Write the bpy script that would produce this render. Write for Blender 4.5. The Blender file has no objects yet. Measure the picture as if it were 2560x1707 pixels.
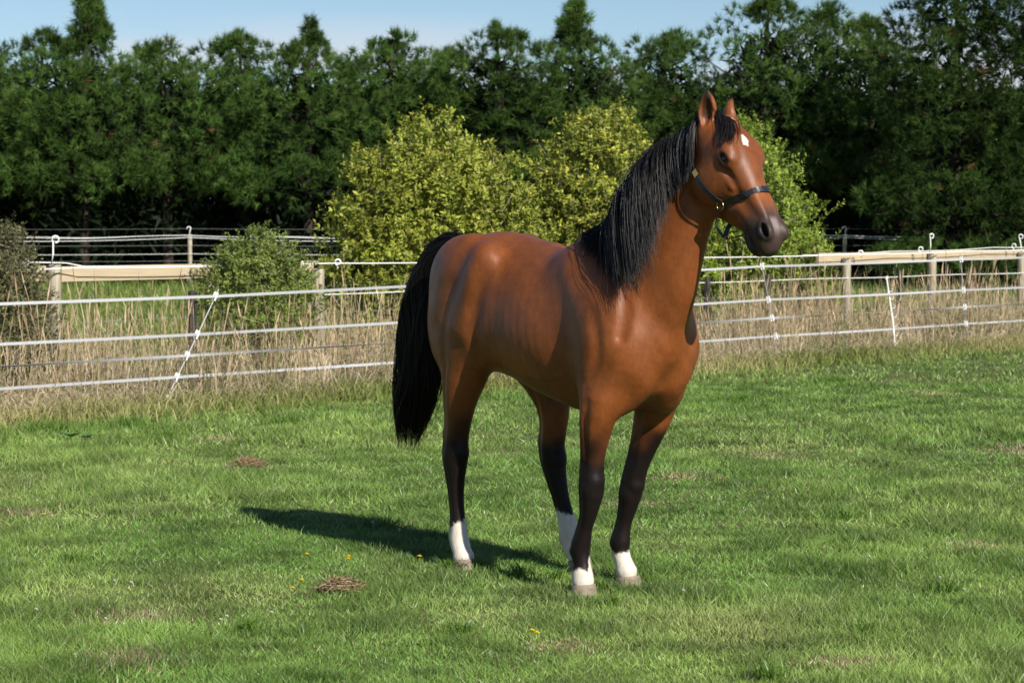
import bpy, math, random
import numpy as np
from mathutils import Vector

# ------------------------------------------------------------------ camera, sky, sun, exposure
sc = bpy.context.scene
COL = sc.collection
cam = bpy.data.cameras.new('camera'); cam_o = bpy.data.objects.new('camera', cam); COL.objects.link(cam_o)
cam.lens = 80; cam.sensor_width = 36; cam.clip_start = .1; cam.clip_end = 3000
cam_o.location = (0, 0, 1.68); cam_o.rotation_euler = (math.radians(90 - 2.953), 0, 0)
cam.dof.use_dof = True; cam.dof.focus_distance = 10.3; cam.dof.aperture_fstop = 9
sc.camera = cam_o

SUN_TRAVEL = Vector((-.76, 1.23, -1.0))                # the way the light goes
SUN_EL = math.atan2(1.0, math.hypot(.76, 1.23)); SUN_AZ = math.atan2(.76, -1.23)
world = bpy.data.worlds.new('World'); sc.world = world; world.use_nodes = True
wt = world.node_tree; wn = wt.nodes; wl = wt.links
bg = wn['Background']; bg.inputs[1].default_value = .068
sky = wn.new('ShaderNodeTexSky'); sky.sky_type = 'NISHITA'; sky.sun_disc = False
sky.sun_elevation = SUN_EL; sky.sun_rotation = SUN_AZ; sky.air_density = .85; sky.dust_density = .2; sky.ozone_density = 3.2
# thin low clouds, all round the horizon
tc = wn.new('ShaderNodeTexCoord'); mp = wn.new('ShaderNodeMapping'); mp.inputs['Scale'].default_value = (1, 1, 3.2)
ns = wn.new('ShaderNodeTexNoise'); ns.inputs['Scale'].default_value = 7; ns.inputs['Detail'].default_value = 6; ns.inputs['Roughness'].default_value = .55
rmp = wn.new('ShaderNodeMapRange'); rmp.inputs[1].default_value = .44; rmp.inputs[2].default_value = .58
sep = wn.new('ShaderNodeSeparateXYZ')
low = wn.new('ShaderNodeMapRange'); low.inputs[1].default_value = .093; low.inputs[2].default_value = .068; low.inputs[3].default_value = 0; low.inputs[4].default_value = .85
mul = wn.new('ShaderNodeMath'); mul.operation = 'MULTIPLY'
mixc = wn.new('ShaderNodeMix'); mixc.data_type = 'RGBA'; mixc.inputs[7].default_value = (7.6, 7.8, 8.4, 1)
wl.new(tc.outputs['Generated'], mp.inputs[0]); wl.new(mp.outputs[0], ns.inputs['Vector']); wl.new(ns.outputs[0], rmp.inputs[0])
wl.new(tc.outputs['Generated'], sep.inputs[0]); wl.new(sep.outputs[2], low.inputs[0])
wl.new(rmp.outputs[0], mul.inputs[0]); wl.new(low.outputs[0], mul.inputs[1])
wl.new(mul.outputs[0], mixc.inputs[0]); wl.new(sky.outputs[0], mixc.inputs[6]); wl.new(mixc.outputs[2], bg.inputs[0])

sun = bpy.data.lights.new('sun', 'SUN'); sun.energy = 5.0; sun.angle = math.radians(.53); sun.color = (1, .94, .84)
sun_o = bpy.data.objects.new('sun', sun); COL.objects.link(sun_o); sun_o.location = (8, -15, 20)
sun_o.rotation_euler = SUN_TRAVEL.to_track_quat('-Z', 'Y').to_euler()

vs = sc.view_settings; vs.view_transform = 'Standard'; vs.look = 'None'; vs.exposure = .5; vs.gamma = 1; vs.use_curve_mapping = False
sc.cycles.use_denoising = True; sc.cycles.max_bounces = 6; sc.cycles.diffuse_bounces = 3; sc.cycles.glossy_bounces = 3

# ------------------------------------------------------------------ helpers
rng = np.random.default_rng(7)
def tag(o, label=None, cat=None, group=None, kind=None):
    if label: o['label'] = label
    if cat: o['category'] = cat
    if group: o['group'] = group
    if kind: o['kind'] = kind
    return o
def empty(name, loc, label=None, cat=None, group=None, rz=0):
    o = bpy.data.objects.new(name, None); COL.objects.link(o); o.location = loc; o.rotation_euler = (0, 0, rz); o.empty_display_size = .1
    return tag(o, label, cat, group)
def npmesh(name, V, tris=None, quads=None, smooth=False, color=None):
    """mesh from arrays; color = per-vertex rgb"""
    me = bpy.data.meshes.new(name); V = np.asarray(V, np.float32)
    tris = np.zeros((0, 3), np.int32) if tris is None else np.asarray(tris, np.int32)
    quads = np.zeros((0, 4), np.int32) if quads is None else np.asarray(quads, np.int32)
    me.vertices.add(len(V)); me.vertices.foreach_set('co', V.ravel())
    li = np.concatenate([tris.ravel(), quads.ravel()]); me.loops.add(len(li)); me.loops.foreach_set('vertex_index', li)
    ls = np.concatenate([np.arange(len(tris)) * 3, len(tris) * 3 + np.arange(len(quads)) * 4]).astype(np.int32)
    me.polygons.add(len(ls)); me.polygons.foreach_set('loop_start', ls)
    me.polygons.foreach_set('use_smooth', np.full(len(ls), smooth, bool))
    if color is not None:
        a = me.color_attributes.new('tint', 'FLOAT_COLOR', 'POINT')
        a.data.foreach_set('color', np.hstack([np.asarray(color, np.float32), np.ones((len(V), 1), np.float32)]).ravel())
    me.update()
    return me
def ob(name, me, mat=None, parent=None, loc=None):
    if mat is not None and len(me.materials) == 0: me.materials.append(mat)
    o = bpy.data.objects.new(name, me); COL.objects.link(o)
    if parent is not None: o.parent = parent
    if loc is not None: o.location = loc
    return o
class MB:
    """collects small shapes of ONE part"""
    def __init__(s): s.v = []; s.q = []; s.t = []; s.n = 0
    def add(s, V, q=(), t=()):
        s.v.append(np.asarray(V, float)); s.q += [tuple(i + s.n for i in f) for f in q]; s.t += [tuple(i + s.n for i in f) for f in t]; s.n += len(V); return s
    def box(s, c, sz, axes=None, jit=0):
        A = np.eye(3) if axes is None else np.asarray(axes, float); h = np.asarray(sz, float) / 2
        P = [np.asarray(c, float) + (A.T @ (h * np.array(k))) for k in ((-1,-1,-1),(1,-1,-1),(1,1,-1),(-1,1,-1),(-1,-1,1),(1,-1,1),(1,1,1),(-1,1,1))]
        P = np.array(P) + (rng.normal(0, jit, (8, 3)) if jit else 0)
        return s.add(P, [(0,3,2,1),(4,5,6,7),(0,1,5,4),(1,2,6,5),(2,3,7,6),(3,0,4,7)])
    def tube(s, pts, r, n=8, cap=True):
        P = np.asarray(pts, float); m = len(P); r = np.broadcast_to(np.asarray(r, float), (m,))
        T = np.gradient(P, axis=0); T /= np.maximum(np.linalg.norm(T, axis=1), 1e-9)[:, None]
        up = np.array([0, 0, 1.]) if abs(T[:, 2]).mean() < .8 else np.array([1., 0, 0])
        V = []
        for i in range(m):
            a = np.cross(T[i], up); a = a if np.linalg.norm(a) > .05 else np.cross(T[i], (.3, 1., .2)); a /= np.linalg.norm(a); b = np.cross(T[i], a)
            for j in range(n):
                w = 2 * math.pi * j / n; V.append(P[i] + r[i] * (a * math.cos(w) + b * math.sin(w)))
        q = [(i*n+j, i*n+(j+1) % n, (i+1)*n+(j+1) % n, (i+1)*n+j) for i in range(m-1) for j in range(n)]
        t = []
        if cap:
            V += [P[0], P[-1]]; a, b = m*n, m*n+1
            t = [(a, (j+1) % n, j) for j in range(n)] + [(b, (m-1)*n+j, (m-1)*n+(j+1) % n) for j in range(n)]
        return s.add(V, q, t)
    def ribbon(s, pts, w, nrm, th=.0012):
        """flat strap: width w along nrm direction list"""
        P = np.asarray(pts, float); m = len(P); N = np.broadcast_to(np.asarray(nrm, float), P.shape)
        T = np.gradient(P, axis=0); T /= np.linalg.norm(T, axis=1)[:, None]
        N = N - T * (N * T).sum(1)[:, None]; N = N / np.linalg.norm(N, axis=1)[:, None]; B = np.cross(T, N); w = np.broadcast_to(w, (m,))[:, None]
        V = np.stack([P - N*w/2 - B*th, P + N*w/2 - B*th, P + N*w/2 + B*th, P - N*w/2 + B*th], 1).reshape(-1, 3)
        q = [(i*4+j, i*4+(j+1) % 4, (i+1)*4+(j+1) % 4, (i+1)*4+j) for i in range(m-1) for j in range(4)] + [(3,2,1,0), tuple((m-1)*4+j for j in range(4))]
        return s.add(V, q)
    def mesh(s, name, smooth=False): return npmesh(name, np.vstack(s.v), s.t or None, s.q or None, smooth)
    def build(s, name, mat, parent=None, smooth=False, loc=None): return ob(name, s.mesh(name, smooth), mat, parent, loc)

# ------------------------------------------------------------------ materials
def mat(name, color=(.5,.5,.5), rough=.6, spec=.5, metal=0, tint=False, noise=None, bump=None, sheen=0, trans=0, coord='Object'):
    m = bpy.data.materials.new(name); m.use_nodes = True; nt = m.node_tree; n = nt.nodes; l = nt.links; b = n['Principled BSDF']
    b.inputs['Base Color'].default_value = (*color, 1); b.inputs['Roughness'].default_value = rough; b.inputs['Specular IOR Level'].default_value = spec; b.inputs['Metallic'].default_value = metal
    src = None
    if sheen: b.inputs['Sheen Weight'].default_value = sheen; b.inputs['Sheen Roughness'].default_value = .5
    if tint:
        a = n.new('ShaderNodeVertexColor'); a.layer_name = 'tint'; src = a.outputs[0]
    t = n.new('ShaderNodeTexCoord')
    if noise:                                       # (scale, detail, dark, light, stretch)
        s_, d_, lo, hi, st = noise
        mpn = n.new('ShaderNodeMapping'); mpn.inputs['Scale'].default_value = st; l.new(t.outputs[coord], mpn.inputs[0])
        nz = n.new('ShaderNodeTexNoise'); nz.inputs['Scale'].default_value = s_; nz.inputs['Detail'].default_value = d_; l.new(mpn.outputs[0], nz.inputs['Vector'])
        mr = n.new('ShaderNodeMapRange'); mr.inputs[1].default_value = .3; mr.inputs[2].default_value = .7; mr.inputs[3].default_value = lo; mr.inputs[4].default_value = hi; l.new(nz.outputs[0], mr.inputs[0])
        vm = n.new('ShaderNodeVectorMath'); vm.operation = 'SCALE'; vm.inputs[0].default_value = color
        if src is not None: l.new(src, vm.inputs[0])
        l.new(mr.outputs[0], vm.inputs[3]); src = vm.outputs[0]
    if src is not None: l.new(src, b.inputs['Base Color'])
    if bump:                                        # (scale, strength, distance, stretch)
        s_, st_, di, sr = bump
        mb = n.new('ShaderNodeMapping'); mb.inputs['Scale'].default_value = sr; l.new(t.outputs[coord], mb.inputs[0])
        nb = n.new('ShaderNodeTexNoise'); nb.inputs['Scale'].default_value = s_; nb.inputs['Detail'].default_value = 5; l.new(mb.outputs[0], nb.inputs['Vector'])
        bp = n.new('ShaderNodeBump'); bp.inputs['Strength'].default_value = st_; bp.inputs['Distance'].default_value = di; l.new(nb.outputs[0], bp.inputs['Height']); l.new(bp.outputs[0], b.inputs['Normal'])
    if trans:                                       # leaves let light through
        out = n['Material Output']; tr = n.new('ShaderNodeBsdfTranslucent'); mx = n.new('ShaderNodeMixShader'); mx.inputs[0].default_value = trans
        if src is not None: l.new(src, tr.inputs[0])
        else: tr.inputs[0].default_value = (*color, 1)
        l.new(b.outputs[0], mx.inputs[1]); l.new(tr.outputs[0], mx.inputs[2]); l.new(mx.outputs[0], out.inputs[0])
    return m
M = {}
M['grass'] = mat('grass_blade', tint=True, rough=.40, spec=.35, trans=.16)
M['dry'] = mat('dry_grass', tint=True, rough=.6, spec=.3, trans=.25)
M['needle'] = mat('pine_needle', tint=True, rough=.6, spec=.12, trans=.12)
M['leaf'] = mat('shrub_leaf', tint=True, rough=.48, spec=.35, trans=.3)
M['bark'] = mat('bark', (.05,.038,.03), .9, .2, noise=(9, 5, .5, 1.3, (1,1,.25)), bump=(14, .8, .03, (1,1,.2)))
M['twig'] = mat('twig', (.30,.25,.20), .85, .2, noise=(20, 3, .6, 1.2, (1,1,1)))
M['rail'] = mat('sawn_timber', (.52,.42,.28), .8, .25, noise=(9, 7, .50, 1.18, (1,1,7)), bump=(22, .25, .004, (1,1,8)), coord='Generated')
M['post'] = mat('weathered_post', (.36,.32,.24), .9, .2, noise=(9, 7, .45, 1.3, (3,3,.5)), bump=(18, .6, .01, (3,3,.3)))
M['batten'] = mat('dark_batten', (.035,.033,.03), .85, .25, noise=(12, 4, .6, 1.5, (1,1,.3)), bump=(20, .5, .006, (1,1,.3)))
M['white'] = mat('white_plastic', (.80,.80,.78), .35, .5)
M['tape'] = mat('white_tape', (.42,.43,.45), .55, .4, noise=(60, 2, .86, 1.05, (1,1,1)))
M['wire'] = mat('galvanised_wire', (.40,.41,.42), .45, .5, metal=.6)
M['steel'] = mat('grey_rod', (.42,.43,.44), .5, .5, metal=.3)
# ------------------------------------------------------------------ ground
def tape_y(x): return 24.4 + 1.08 * x              # the electric tape fence
def wood_y(x): return 27.2 + 1.08 * x              # the post and rail fence behind it
def waves(seed, n, lo, hi):
    r = np.random.default_rng(seed); k = np.exp(r.uniform(math.log(lo), math.log(hi), n)); a = r.uniform(0, 2*math.pi, n); p = r.uniform(0, 2*math.pi, n); amp = (k / lo) ** -.5; amp /= math.sqrt((amp**2).sum() / 2)
    def f(x, y):
        s = 0
        for i in range(n): s = s + amp[i] * np.cos(k[i] * (x*math.cos(a[i]) + y*math.sin(a[i])) + p[i])
        return s
    return f
patch = waves(1, 26, .5, 9); patch2 = waves(2, 26, .8, 14); patch3 = waves(3, 20, .25, 3); fine = waves(4, 24, 4, 30)
gm = mat('soil_and_thatch', (.10,.115,.04), .95, .1, noise=(1.6, 8, .55, 1.5, (1,1,1)), bump=(9, .6, .03, (1,1,1)))
gx = np.concatenate([np.linspace(-300, -15, 12), np.linspace(-14, 14, 57), np.linspace(15, 300, 12)]); gy = np.concatenate([np.linspace(-40, 5, 6), np.linspace(6, 40, 69), np.linspace(45, 900, 16)])
GX, GY = np.meshgrid(gx, gy, indexing='ij'); ni, nj = GX.shape
near = np.clip(1 - np.abs(GY - 22) / 18, 0, 1)
I = np.arange(ni * nj).reshape(ni, nj)
gq = np.stack([I[:-1,:-1], I[1:,:-1], I[1:,1:], I[:-1,1:]], -1).reshape(-1, 4)
tag(ob('ground', npmesh('ground', np.stack([GX.ravel(), GY.ravel(), (-.012 + .006*patch(GX, GY)*near).ravel()], 1), quads=gq, smooth=True), gm), kind='structure')

def blades(P, h, w, lean, col, z0=-.02, droop=.35, comb=None):
    n = len(P); yaw = rng.uniform(0, 2*math.pi, n); ps = rng.uniform(0, 2*math.pi, n) if comb is None else comb + rng.normal(0, .8, n)
    a = np.stack([np.cos(yaw), np.sin(yaw), np.zeros(n)], 1) * (w/2)[:, None]; L = np.stack([np.cos(ps), np.sin(ps), np.zeros(n)], 1) * (lean*h)[:, None]
    B = np.stack([P[:,0], P[:,1], np.full(n, z0)], 1); up = np.array([0, 0, 1.])
    m = B + L*droop + up*(h*.58)[:, None]; t = B + L + up*(h*(1 - .25*np.minimum(lean, 2)**1.5))[:, None]
    V = np.stack([B - a, B + a, m + a*.85, m - a*.85, t], 1).reshape(-1, 3); i = np.arange(n)[:, None] * 5
    c = np.repeat(col, 5, axis=0)
    return V, i + np.array([[0, 1, 2, 3]]), i + np.array([[3, 2, 4]]), c
def join(parts):
    V = []; Q = []; T = []; C = []; o = 0
    for v, q, t, c in parts:
        V.append(v); Q.append(q + o); T.append(t + o); C.append(c); o += len(v)
    return np.vstack(V), np.vstack(T), np.vstack(Q), np.vstack(C)
def scatter(n, y0, y1, dens, mx=1.2):
    """points in the wedge of ground in front of the camera, with a margin; keep by density"""
    y = np.sqrt(rng.uniform(y0*y0, y1*y1, n)); x = rng.uniform(-1, 1, n) * (.232*y + mx)
    k = rng.uniform(0, 1, n) < dens(x, y); return np.stack([x[k], y[k]], 1)
def mixc(a, b, t): return np.asarray(a)[None]*(1-t[:, None]) + np.asarray(b)[None]*t[:, None]
G1, G2, G3, G4 = (.112,.215,.040), (.198,.300,.068), (.30,.345,.12), (.46,.37,.22)
# hay-coloured worn spots in the lawn: x, y, radius
WORN = [(-1.83,15.75,.30),(-2.9,13.2,.28),(-1.6,9.72,.30),(-1.5,8.75,.26),(.76,13.7,.26),(1.12,15.2,.30),(1.9,16.6,.35),(3.9,16.9,.55),(-.05,16.6,.25),(-3.0,12.6,.25),(.2,9.05,.2),(2.45,11.9,.22),(-2.3,17.8,.3),(1.3,8.7,.2),(4.1,22.6,.4)]
def lawn_col(P):
    x, y = P[:,0], P[:,1]; n = len(P)
    t = np.clip(.42 + .40*patch(x, y) + .20*rng.normal(0, 1, n), 0, 1); c = mixc(G1, G2, t)
    t = np.clip(.30*patch2(x, y) - .22 + .25*rng.normal(0, 1, n), 0, 1); c = c*(1-t[:, None]) + np.array(G3)*t[:, None]
    dead = rng.uniform(0, 1, n) < .03
    for wx, wy, wr in WORN: dead |= (rng.uniform(0, 1, n) < .85*np.exp(-(((x-wx)/wr)**2 + ((y-wy)/(wr*.9))**2)*1.6))
    c[dead] = np.array(G4) * rng.uniform(.55, 1.1, (dead.sum(), 1))
    return c * rng.uniform(.75, 1.25, (n, 1)), dead
def slivers(P, h, w, lean, col, z0=-.012):
    """short blades, one slim triangle each"""
    n = len(P); yaw = rng.uniform(0, 2*math.pi, n); ps = rng.uniform(0, 2*math.pi, n); B = np.stack([P[:,0], P[:,1], np.full(n, z0)], 1)
    a = np.stack([np.cos(yaw), np.sin(yaw), rng.uniform(-.5, .5, n)], 1)*(w/2)[:, None]; t = B + np.stack([np.cos(ps)*lean*h, np.sin(ps)*lean*h, h], 1)
    return np.stack([B - a, B + a, t], 1).reshape(-1, 3), np.arange(n*3).reshape(-1, 3), np.repeat(col, 3, axis=0)
hump = waves(6, 40, 5, 28); HOOF = [(.324,10.34),(.545,10.58),(-.236,11.11),(.337,11.05)]      # trodden short round the hooves
LV_, LT_, LC_ = [], [], []; lo_ = 0
for y0, y1, n, wd, hh in ((7.0, 9.5, 180000, .0042, .030), (9.5, 12.5, 205000, .0047, .030), (12.5, 17, 190000, .0061, .032), (17, 24, 150000, .0090, .038), (24, 32, 45000, .0135, .045)):
    P = scatter(n, y0, y1, lambda x, y: np.where(y < tape_y(x) - .1, np.clip(.84 + .16*patch3(x, y) + .10*hump(x, y), .3, 1), 0))
    col, dead = lawn_col(P); x, y = P[:,0], P[:,1]; hu_ = hump(x, y)
    tuft = np.clip(.35*hu_ + .50*patch2(x*1.7, y*1.7) + .40*patch(x, y) - .05, -.45, 2.1)
    h = hh*rng.uniform(.5, 1.5, len(P))*(1 + .85*tuft); h[dead] *= .6
    col = col*(1 - .27*np.clip(hu_, -1.2, 1.2))[:, None]
    edge = np.clip(1 - (tape_y(x) - y)/2.4, 0, 1); h *= 1 + 1.8*edge**1.5*rng.uniform(.3, 1, len(P))
    e2 = np.clip(edge*rng.uniform(.2, 1.3, len(P)), 0, 1)*.7; col = col*(1 - e2[:, None]) + np.array([.235,.25,.06])*e2[:, None]
    h = np.minimum(h, .068 + .10*edge)
    for hx, hy in HOOF: h = np.where((x - hx)**2 + (y - hy)**2 < .10**2, h*.45, h)
    v, t, c_ = slivers(P, h, wd*rng.uniform(.6, 1.35, len(P)), rng.uniform(.2, 1.55, len(P)), col); LV_.append(v); LT_.append(t + lo_); LC_.append(c_); lo_ += len(v)
parts = []
# stray long blades
P = scatter(5000, 7.4, 22, lambda x, y: np.where(y < tape_y(x) - .2, np.clip(.25 + .5*patch(x*1.3, y*1.3), 0, 1), 0)); col, _ = lawn_col(P)
parts.append(blades(P, rng.uniform(.05, .10, len(P)), rng.uniform(.003, .005, len(P)), rng.uniform(.3, 1.4, len(P)), col*.85))
# tufts of rank grass on the left and by the horse
TUFT = [(.40,10.44,.05),(.62,10.66,.05),(-.24,11.12,.07),(-.17,11.10,.06),(-.30,11.08,.06),(-3.75,18.3,.42),(-3.2,18.9,.30),(-2.7,17.9,.2),(-4.2,17.3,.4),(-1.9,19.2,.2),(2.2,21.5,.3),(3.4,24.0,.3),(-1.55,8.15,.12),(-1.7,8.6,.10),(.95,8.4,.10),(-1.1,9.4,.08),(.05,10.9,.08),(.20,10.75,.07),(-.12,11.1,.06),(1.45,9.3,.08),(2.0,10.4,.10),(.42,10.02,.05),(-.2,9.3,.08),(.6,12.6,.1),(-2.2,11.3,.09),(1.9,13.0,.12)]
for tx, ty, tr in TUFT:
    n = int(1500 * tr * tr * 4 + 90); r = tr*np.abs(rng.normal(0, .6, n)); a = rng.uniform(0, 2*math.pi, n); P = np.stack([tx + r*np.cos(a), ty + r*np.sin(a)], 1)
    col = mixc((.075,.165,.022), (.145,.235,.04), rng.uniform(0, 1, n))
    parts.append(blades(P, rng.uniform(.04, .09, n)*(1 + .9*min(tr, .4)*2.2), rng.uniform(.0035, .0065, n), rng.uniform(.3, 1.3, n), col))
# clover leaves and broad weeds lying flat between the blades
V, T, Q, C = join(parts); V = np.vstack(LV_ + [V]); T = np.vstack(LT_ + [T + lo_]); Q = Q + lo_; C = np.vstack(LC_ + [C])
tag(ob('lawn_grass', npmesh('lawn_grass', V, T, Q, color=C), M['grass']), 'short green paddock grass all round the horse', 'grass', kind='stuff')

# long dry grass under the fences
n = 58000; x = rng.uniform(-8.5, 11.5, n); off = rng.uniform(-.75, 3.6, n); P = np.stack([x, tape_y(x) + off], 1)
dn = np.clip((off + .75)/1.1, 0, 1) * np.clip(.72 + .35*patch2(P[:,0], P[:,1]), .2, 1); P = P[(rng.uniform(0, 1, n) < dn)]; n = len(P); off = P[:,1] - tape_y(P[:,0])
ht = rng.uniform(.22, .84, n) * np.clip(.55 + .5*(off + .6)/1.4, .4, 1) * (1 + .12*patch(P[:,0]*1.5, P[:,1]*1.5)); ht[rng.uniform(0, 1, n) < .03] *= 1.25
tan = mixc((.43,.35,.23), (.72,.61,.44), rng.uniform(0, 1, n)) * rng.uniform(.7, 1.1, (n, 1))
gr = (rng.uniform(0, 1, n) < np.clip(.30 - .22*off, .06, .6)); tan[gr] = np.array([.15,.19,.05]) * rng.uniform(.7, 1.3, (gr.sum(), 1))
lay = waves(8, 16, 1.2, 6); tussock = waves(9, 24, 2.5, 9)(P[:,0], P[:,1]); kp = rng.uniform(0, 1, n) < np.clip(.72 + .4*tussock, .18, 1); ht = ht*np.clip(.92 + .25*tussock, .55, 1.4)
gp = (rng.uniform(0, 1, n) < np.clip(-.55*tussock - .25, 0, .8)); tan[gp] = np.array([.17,.215,.06])*rng.uniform(.7, 1.3, (gp.sum(), 1)); P = P[kp]; ht = ht[kp]; tan = tan[kp]; n = len(P)
parts = [blades(P, ht, rng.uniform(.005, .0095, n), rng.uniform(.05, 1.3, n), tan, droop=.22, comb=2.2*lay(P[:,0], P[:,1]))]
m_ = 20000; x = rng.uniform(-8.5, 11.5, m_); o3 = rng.uniform(-.5, 2.6, m_); P3 = np.stack([x, tape_y(x) + o3], 1)          # fallen, tangled stalks
parts.append(blades(P3, rng.uniform(.12, .42, m_), rng.uniform(.005, .009, m_), rng.uniform(.8, 2.4, m_), mixc((.46,.37,.24), (.70,.59,.42), rng.uniform(0, 1, m_))*rng.uniform(.7, 1.1, (m_, 1)), droop=.5))
# seed heads: slim spindles near the tops of some stalks
k = rng.uniform(0, 1, n) < .38; S = P[k]; hs = ht[k]*1.18; m = len(S); ps = rng.uniform(0, 2*math.pi, m); ln = rng.uniform(.02, .4, m); ax = np.stack([np.cos(ps)*ln, np.sin(ps)*ln, np.ones(m)], 1)
b0 = np.stack([S[:,0], S[:,1], np.full(m, -.02)], 1); b1 = b0 + ax*(hs*.82)[:, None]; b2 = b0 + ax*hs[:, None]; mid = b1*.6 + b2*.4
yw = rng.uniform(0, 2*math.pi, m); sd = np.stack([np.cos(yw), np.sin(yw), np.zeros(m)], 1)*rng.uniform(.0045, .0085, m)[:, None]; st = sd*.35
V = np.stack([b0 - st, b0 + st, b1 + st, b1 - st, mid + sd, mid - sd, b2], 1).reshape(-1, 3); i = np.arange(m)[:, None]*7
c7 = np.repeat(tan[k]*np.array([.95,.85,.75]), 7, axis=0)
parts.append((V, np.vstack([i + np.array([[0,1,2,3]]), i + np.array([[3,2,4,5]])]), i + np.array([[5,4,6]]), c7))
# lower mixed growth along the foot of the strip
n = 30000; x = rng.uniform(-8.5, 11.5, n); o2 = rng.normal(-.35, .55, n); P = np.stack([x, tape_y(x) + o2], 1)
col = mixc((.16,.205,.045), (.38,.34,.15), np.clip(.5 + .35*patch(P[:,0], P[:,1]) + .25*rng.normal(0, 1, n), 0, 1)) * rng.uniform(.7, 1.2, (n, 1))
parts.append(blades(P, rng.uniform(.07, .26, n), rng.uniform(.007, .012, n), rng.uniform(.2, 1.2, n), col))
V, T, Q, C = join(parts)
tag(ob('dry_grass', npmesh('dry_grass', V, T, Q, color=C), M['dry']), 'tall straw-coloured seeding grass along the fence line', 'grass', kind='stuff')

# green field between the fence and the trees
n = 40000; y = np.sqrt(rng.uniform(24**2, 60**2, n)); x = rng.uniform(-1, 1, n)*(.235*y + 1); k = y > wood_y(x) + .9; P = np.stack([x[k], y[k]], 1); n = len(P)
col = mixc((.12,.18,.035), (.20,.245,.06), np.clip(.5 + .3*patch3(P[:,0], P[:,1]), 0, 1)) * rng.uniform(.7, 1.25, (n, 1))
V, T, Q, C = join([blades(P, rng.uniform(.10, .26, n)*(1 + .7*np.clip((P[:,1] - 48)/8, 0, 1)), rng.uniform(.014, .026, n), rng.uniform(.2, 1.2, n), col)])
tag(ob('field_grass', npmesh('field_grass', V, T, Q, color=C), M['grass']), 'bright green field grass beyond the wooden fence', 'grass', kind='stuff')
# ------------------------------------------------------------------ electric tape fence
def line(x, off=0, z=0): return np.array([x, tape_y(x) + off, z])
tf = empty('tape_fence', (0, 24.4, 0), 'electric fence of four flat white tapes on thin rods, nearest the lawn', 'fence')
def rel(o, pts): return np.asarray(pts, float) - np.array(o.location)
# rods: foot x, top x, foot height of clips and rod height factor
RODS = [(-3.22, -2.76, .92), (3.30, 3.02, 1.07), (6.24, 6.10, 1.10), (-9.4, -9.4, .9)]
CLIP = [1.09, .71, .50, .29, .075]
tape_z = {}
clip_mb = MB(); clip_mb.box((0,0,0), (.038,.036,.066)); clip_mb.box((-.014,-.032,0), (.013,.032,.080)); clip_mb.box((.014,-.032,0), (.013,.032,.080)); clip_me = clip_mb.mesh('insulator')
knots = {i: [] for i in range(4)}
for fx, tx, sc_ in RODS:
    a = line(fx); b = line(tx); b[2] = 1.16*sc_; ax = (b - a)/np.linalg.norm(b - a)
    mb = MB(); mb.tube([rel(tf, a - ax*.05), rel(tf, (a*.5 + b*.5) + (.004,0,0)), rel(tf, b)], [.0055,.0055,.005], 6)
    rod = mb.build('rod', M['steel'], tf)
    for i, c in enumerate(CLIP):
        p = a + ax*(c*sc_/ax[2]); o = ob('insulator', clip_me, M['white'], rod); o.location = rel(tf, p); o.rotation_euler = (0, math.atan2(ax[0], ax[2]), 0)
        if i < 4: knots[i].append(p + np.array([0, -.050, 0]))
for i in range(4):
    K = sorted(knots[i], key=lambda p: p[0]); s = (K[-1] - K[-2]); K.append(K[-1] + s*1.6)
    pts = []; tw = []
    for p, q in zip(K[:-1], K[1:]):
        m = 60
        for t in np.arange(m)/m:
            r = p + (q - p)*t; r = r - np.array([0, 0, .006*4*t*(1-t)]); pts.append(r); tw.append(t)
    pts = np.array(pts); tw = np.array(tw)
    if i == 2: ang = math.pi/2*np.sin(np.pi*tw)**.6*np.sign(.5 - np.abs(tw - .5) + .5)          # this tape turns edge-on between rods
    else: ang = .25*np.sin(2*np.pi*tw + i)
    u = np.array([0, -1, .15]); N = np.stack([np.zeros(len(ang)), -np.sin(ang)*.98, np.cos(ang)], 1)
    mb = MB(); mb.ribbon(rel(tf, pts), .026, N, .0007); mb.build('tape', M['tape'], tf)
# white tread-in post leaning by itself
tp = empty('tread_in_post', tuple(line(5.02, -.10)), 'white plastic tread-in post leaning left in the dry grass, right of the horse', 'post')
mb = MB(); mb.tube([(0,0,-.05),(-.04,0,.4),(-.125,0,.96)], [.013,.012,.010], 8); mb.build('shaft', M['white'], tp)
hk = MB(); hk.tube([(0,0,0),(.03,-.004,.004),(.036,-.004,.03),(.030,-.004,.04)], .006, 6); hk_me = hk.mesh('lug')
for z in (.12,.22,.34,.46,.58,.70,.80): ob('lug', hk_me, M['white'], tp, (-.005 - .13*z*z, 0, z))
mb = MB(); mb.tube([(-.13,0,.955),(-.128,0,.985),(-.12,0,1.0)], [.016,.018,.008], 8); mb.build('cap', M['white'], tp)

# ------------------------------------------------------------------ post and rail fence
def wl_(x, off=0, z=0): return np.array([x, wood_y(x) + off, z])
wf = empty('wooden_fence', (0, 27.2, 0), 'post and board rail wooden fence with white electric rope, behind the dry grass', 'fence')
FD = np.array([1, 1.08, 0]); FD /= np.linalg.norm(FD); FN = np.array([-FD[1], FD[0], 0])     # along / away
AX = np.array([FD, FN, [0,0,1]])
POST = [(-7.5,1.22),(-4.49,1.285),(-2.12,1.195),(.2,1.2),(1.95,1.2),(4.75,1.20),(6.27,1.255),(8.03,1.235),(10.2,1.25)]
def ring_insulator(lean=0, h=.0, r=.042):
    mb = MB(); a = np.linspace(-.35*math.pi, 1.45*math.pi, 15)
    pts = [(0,0,0),(lean*.5,0,h*.5)] + [(lean + r*math.cos(t - .15*math.pi)*1.0, 0, h + r + r*math.sin(t - .15*math.pi)) for t in a[::-1]]
    mb.tube(pts, .0092, 7); return mb.mesh('ring_insulator', True)
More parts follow.
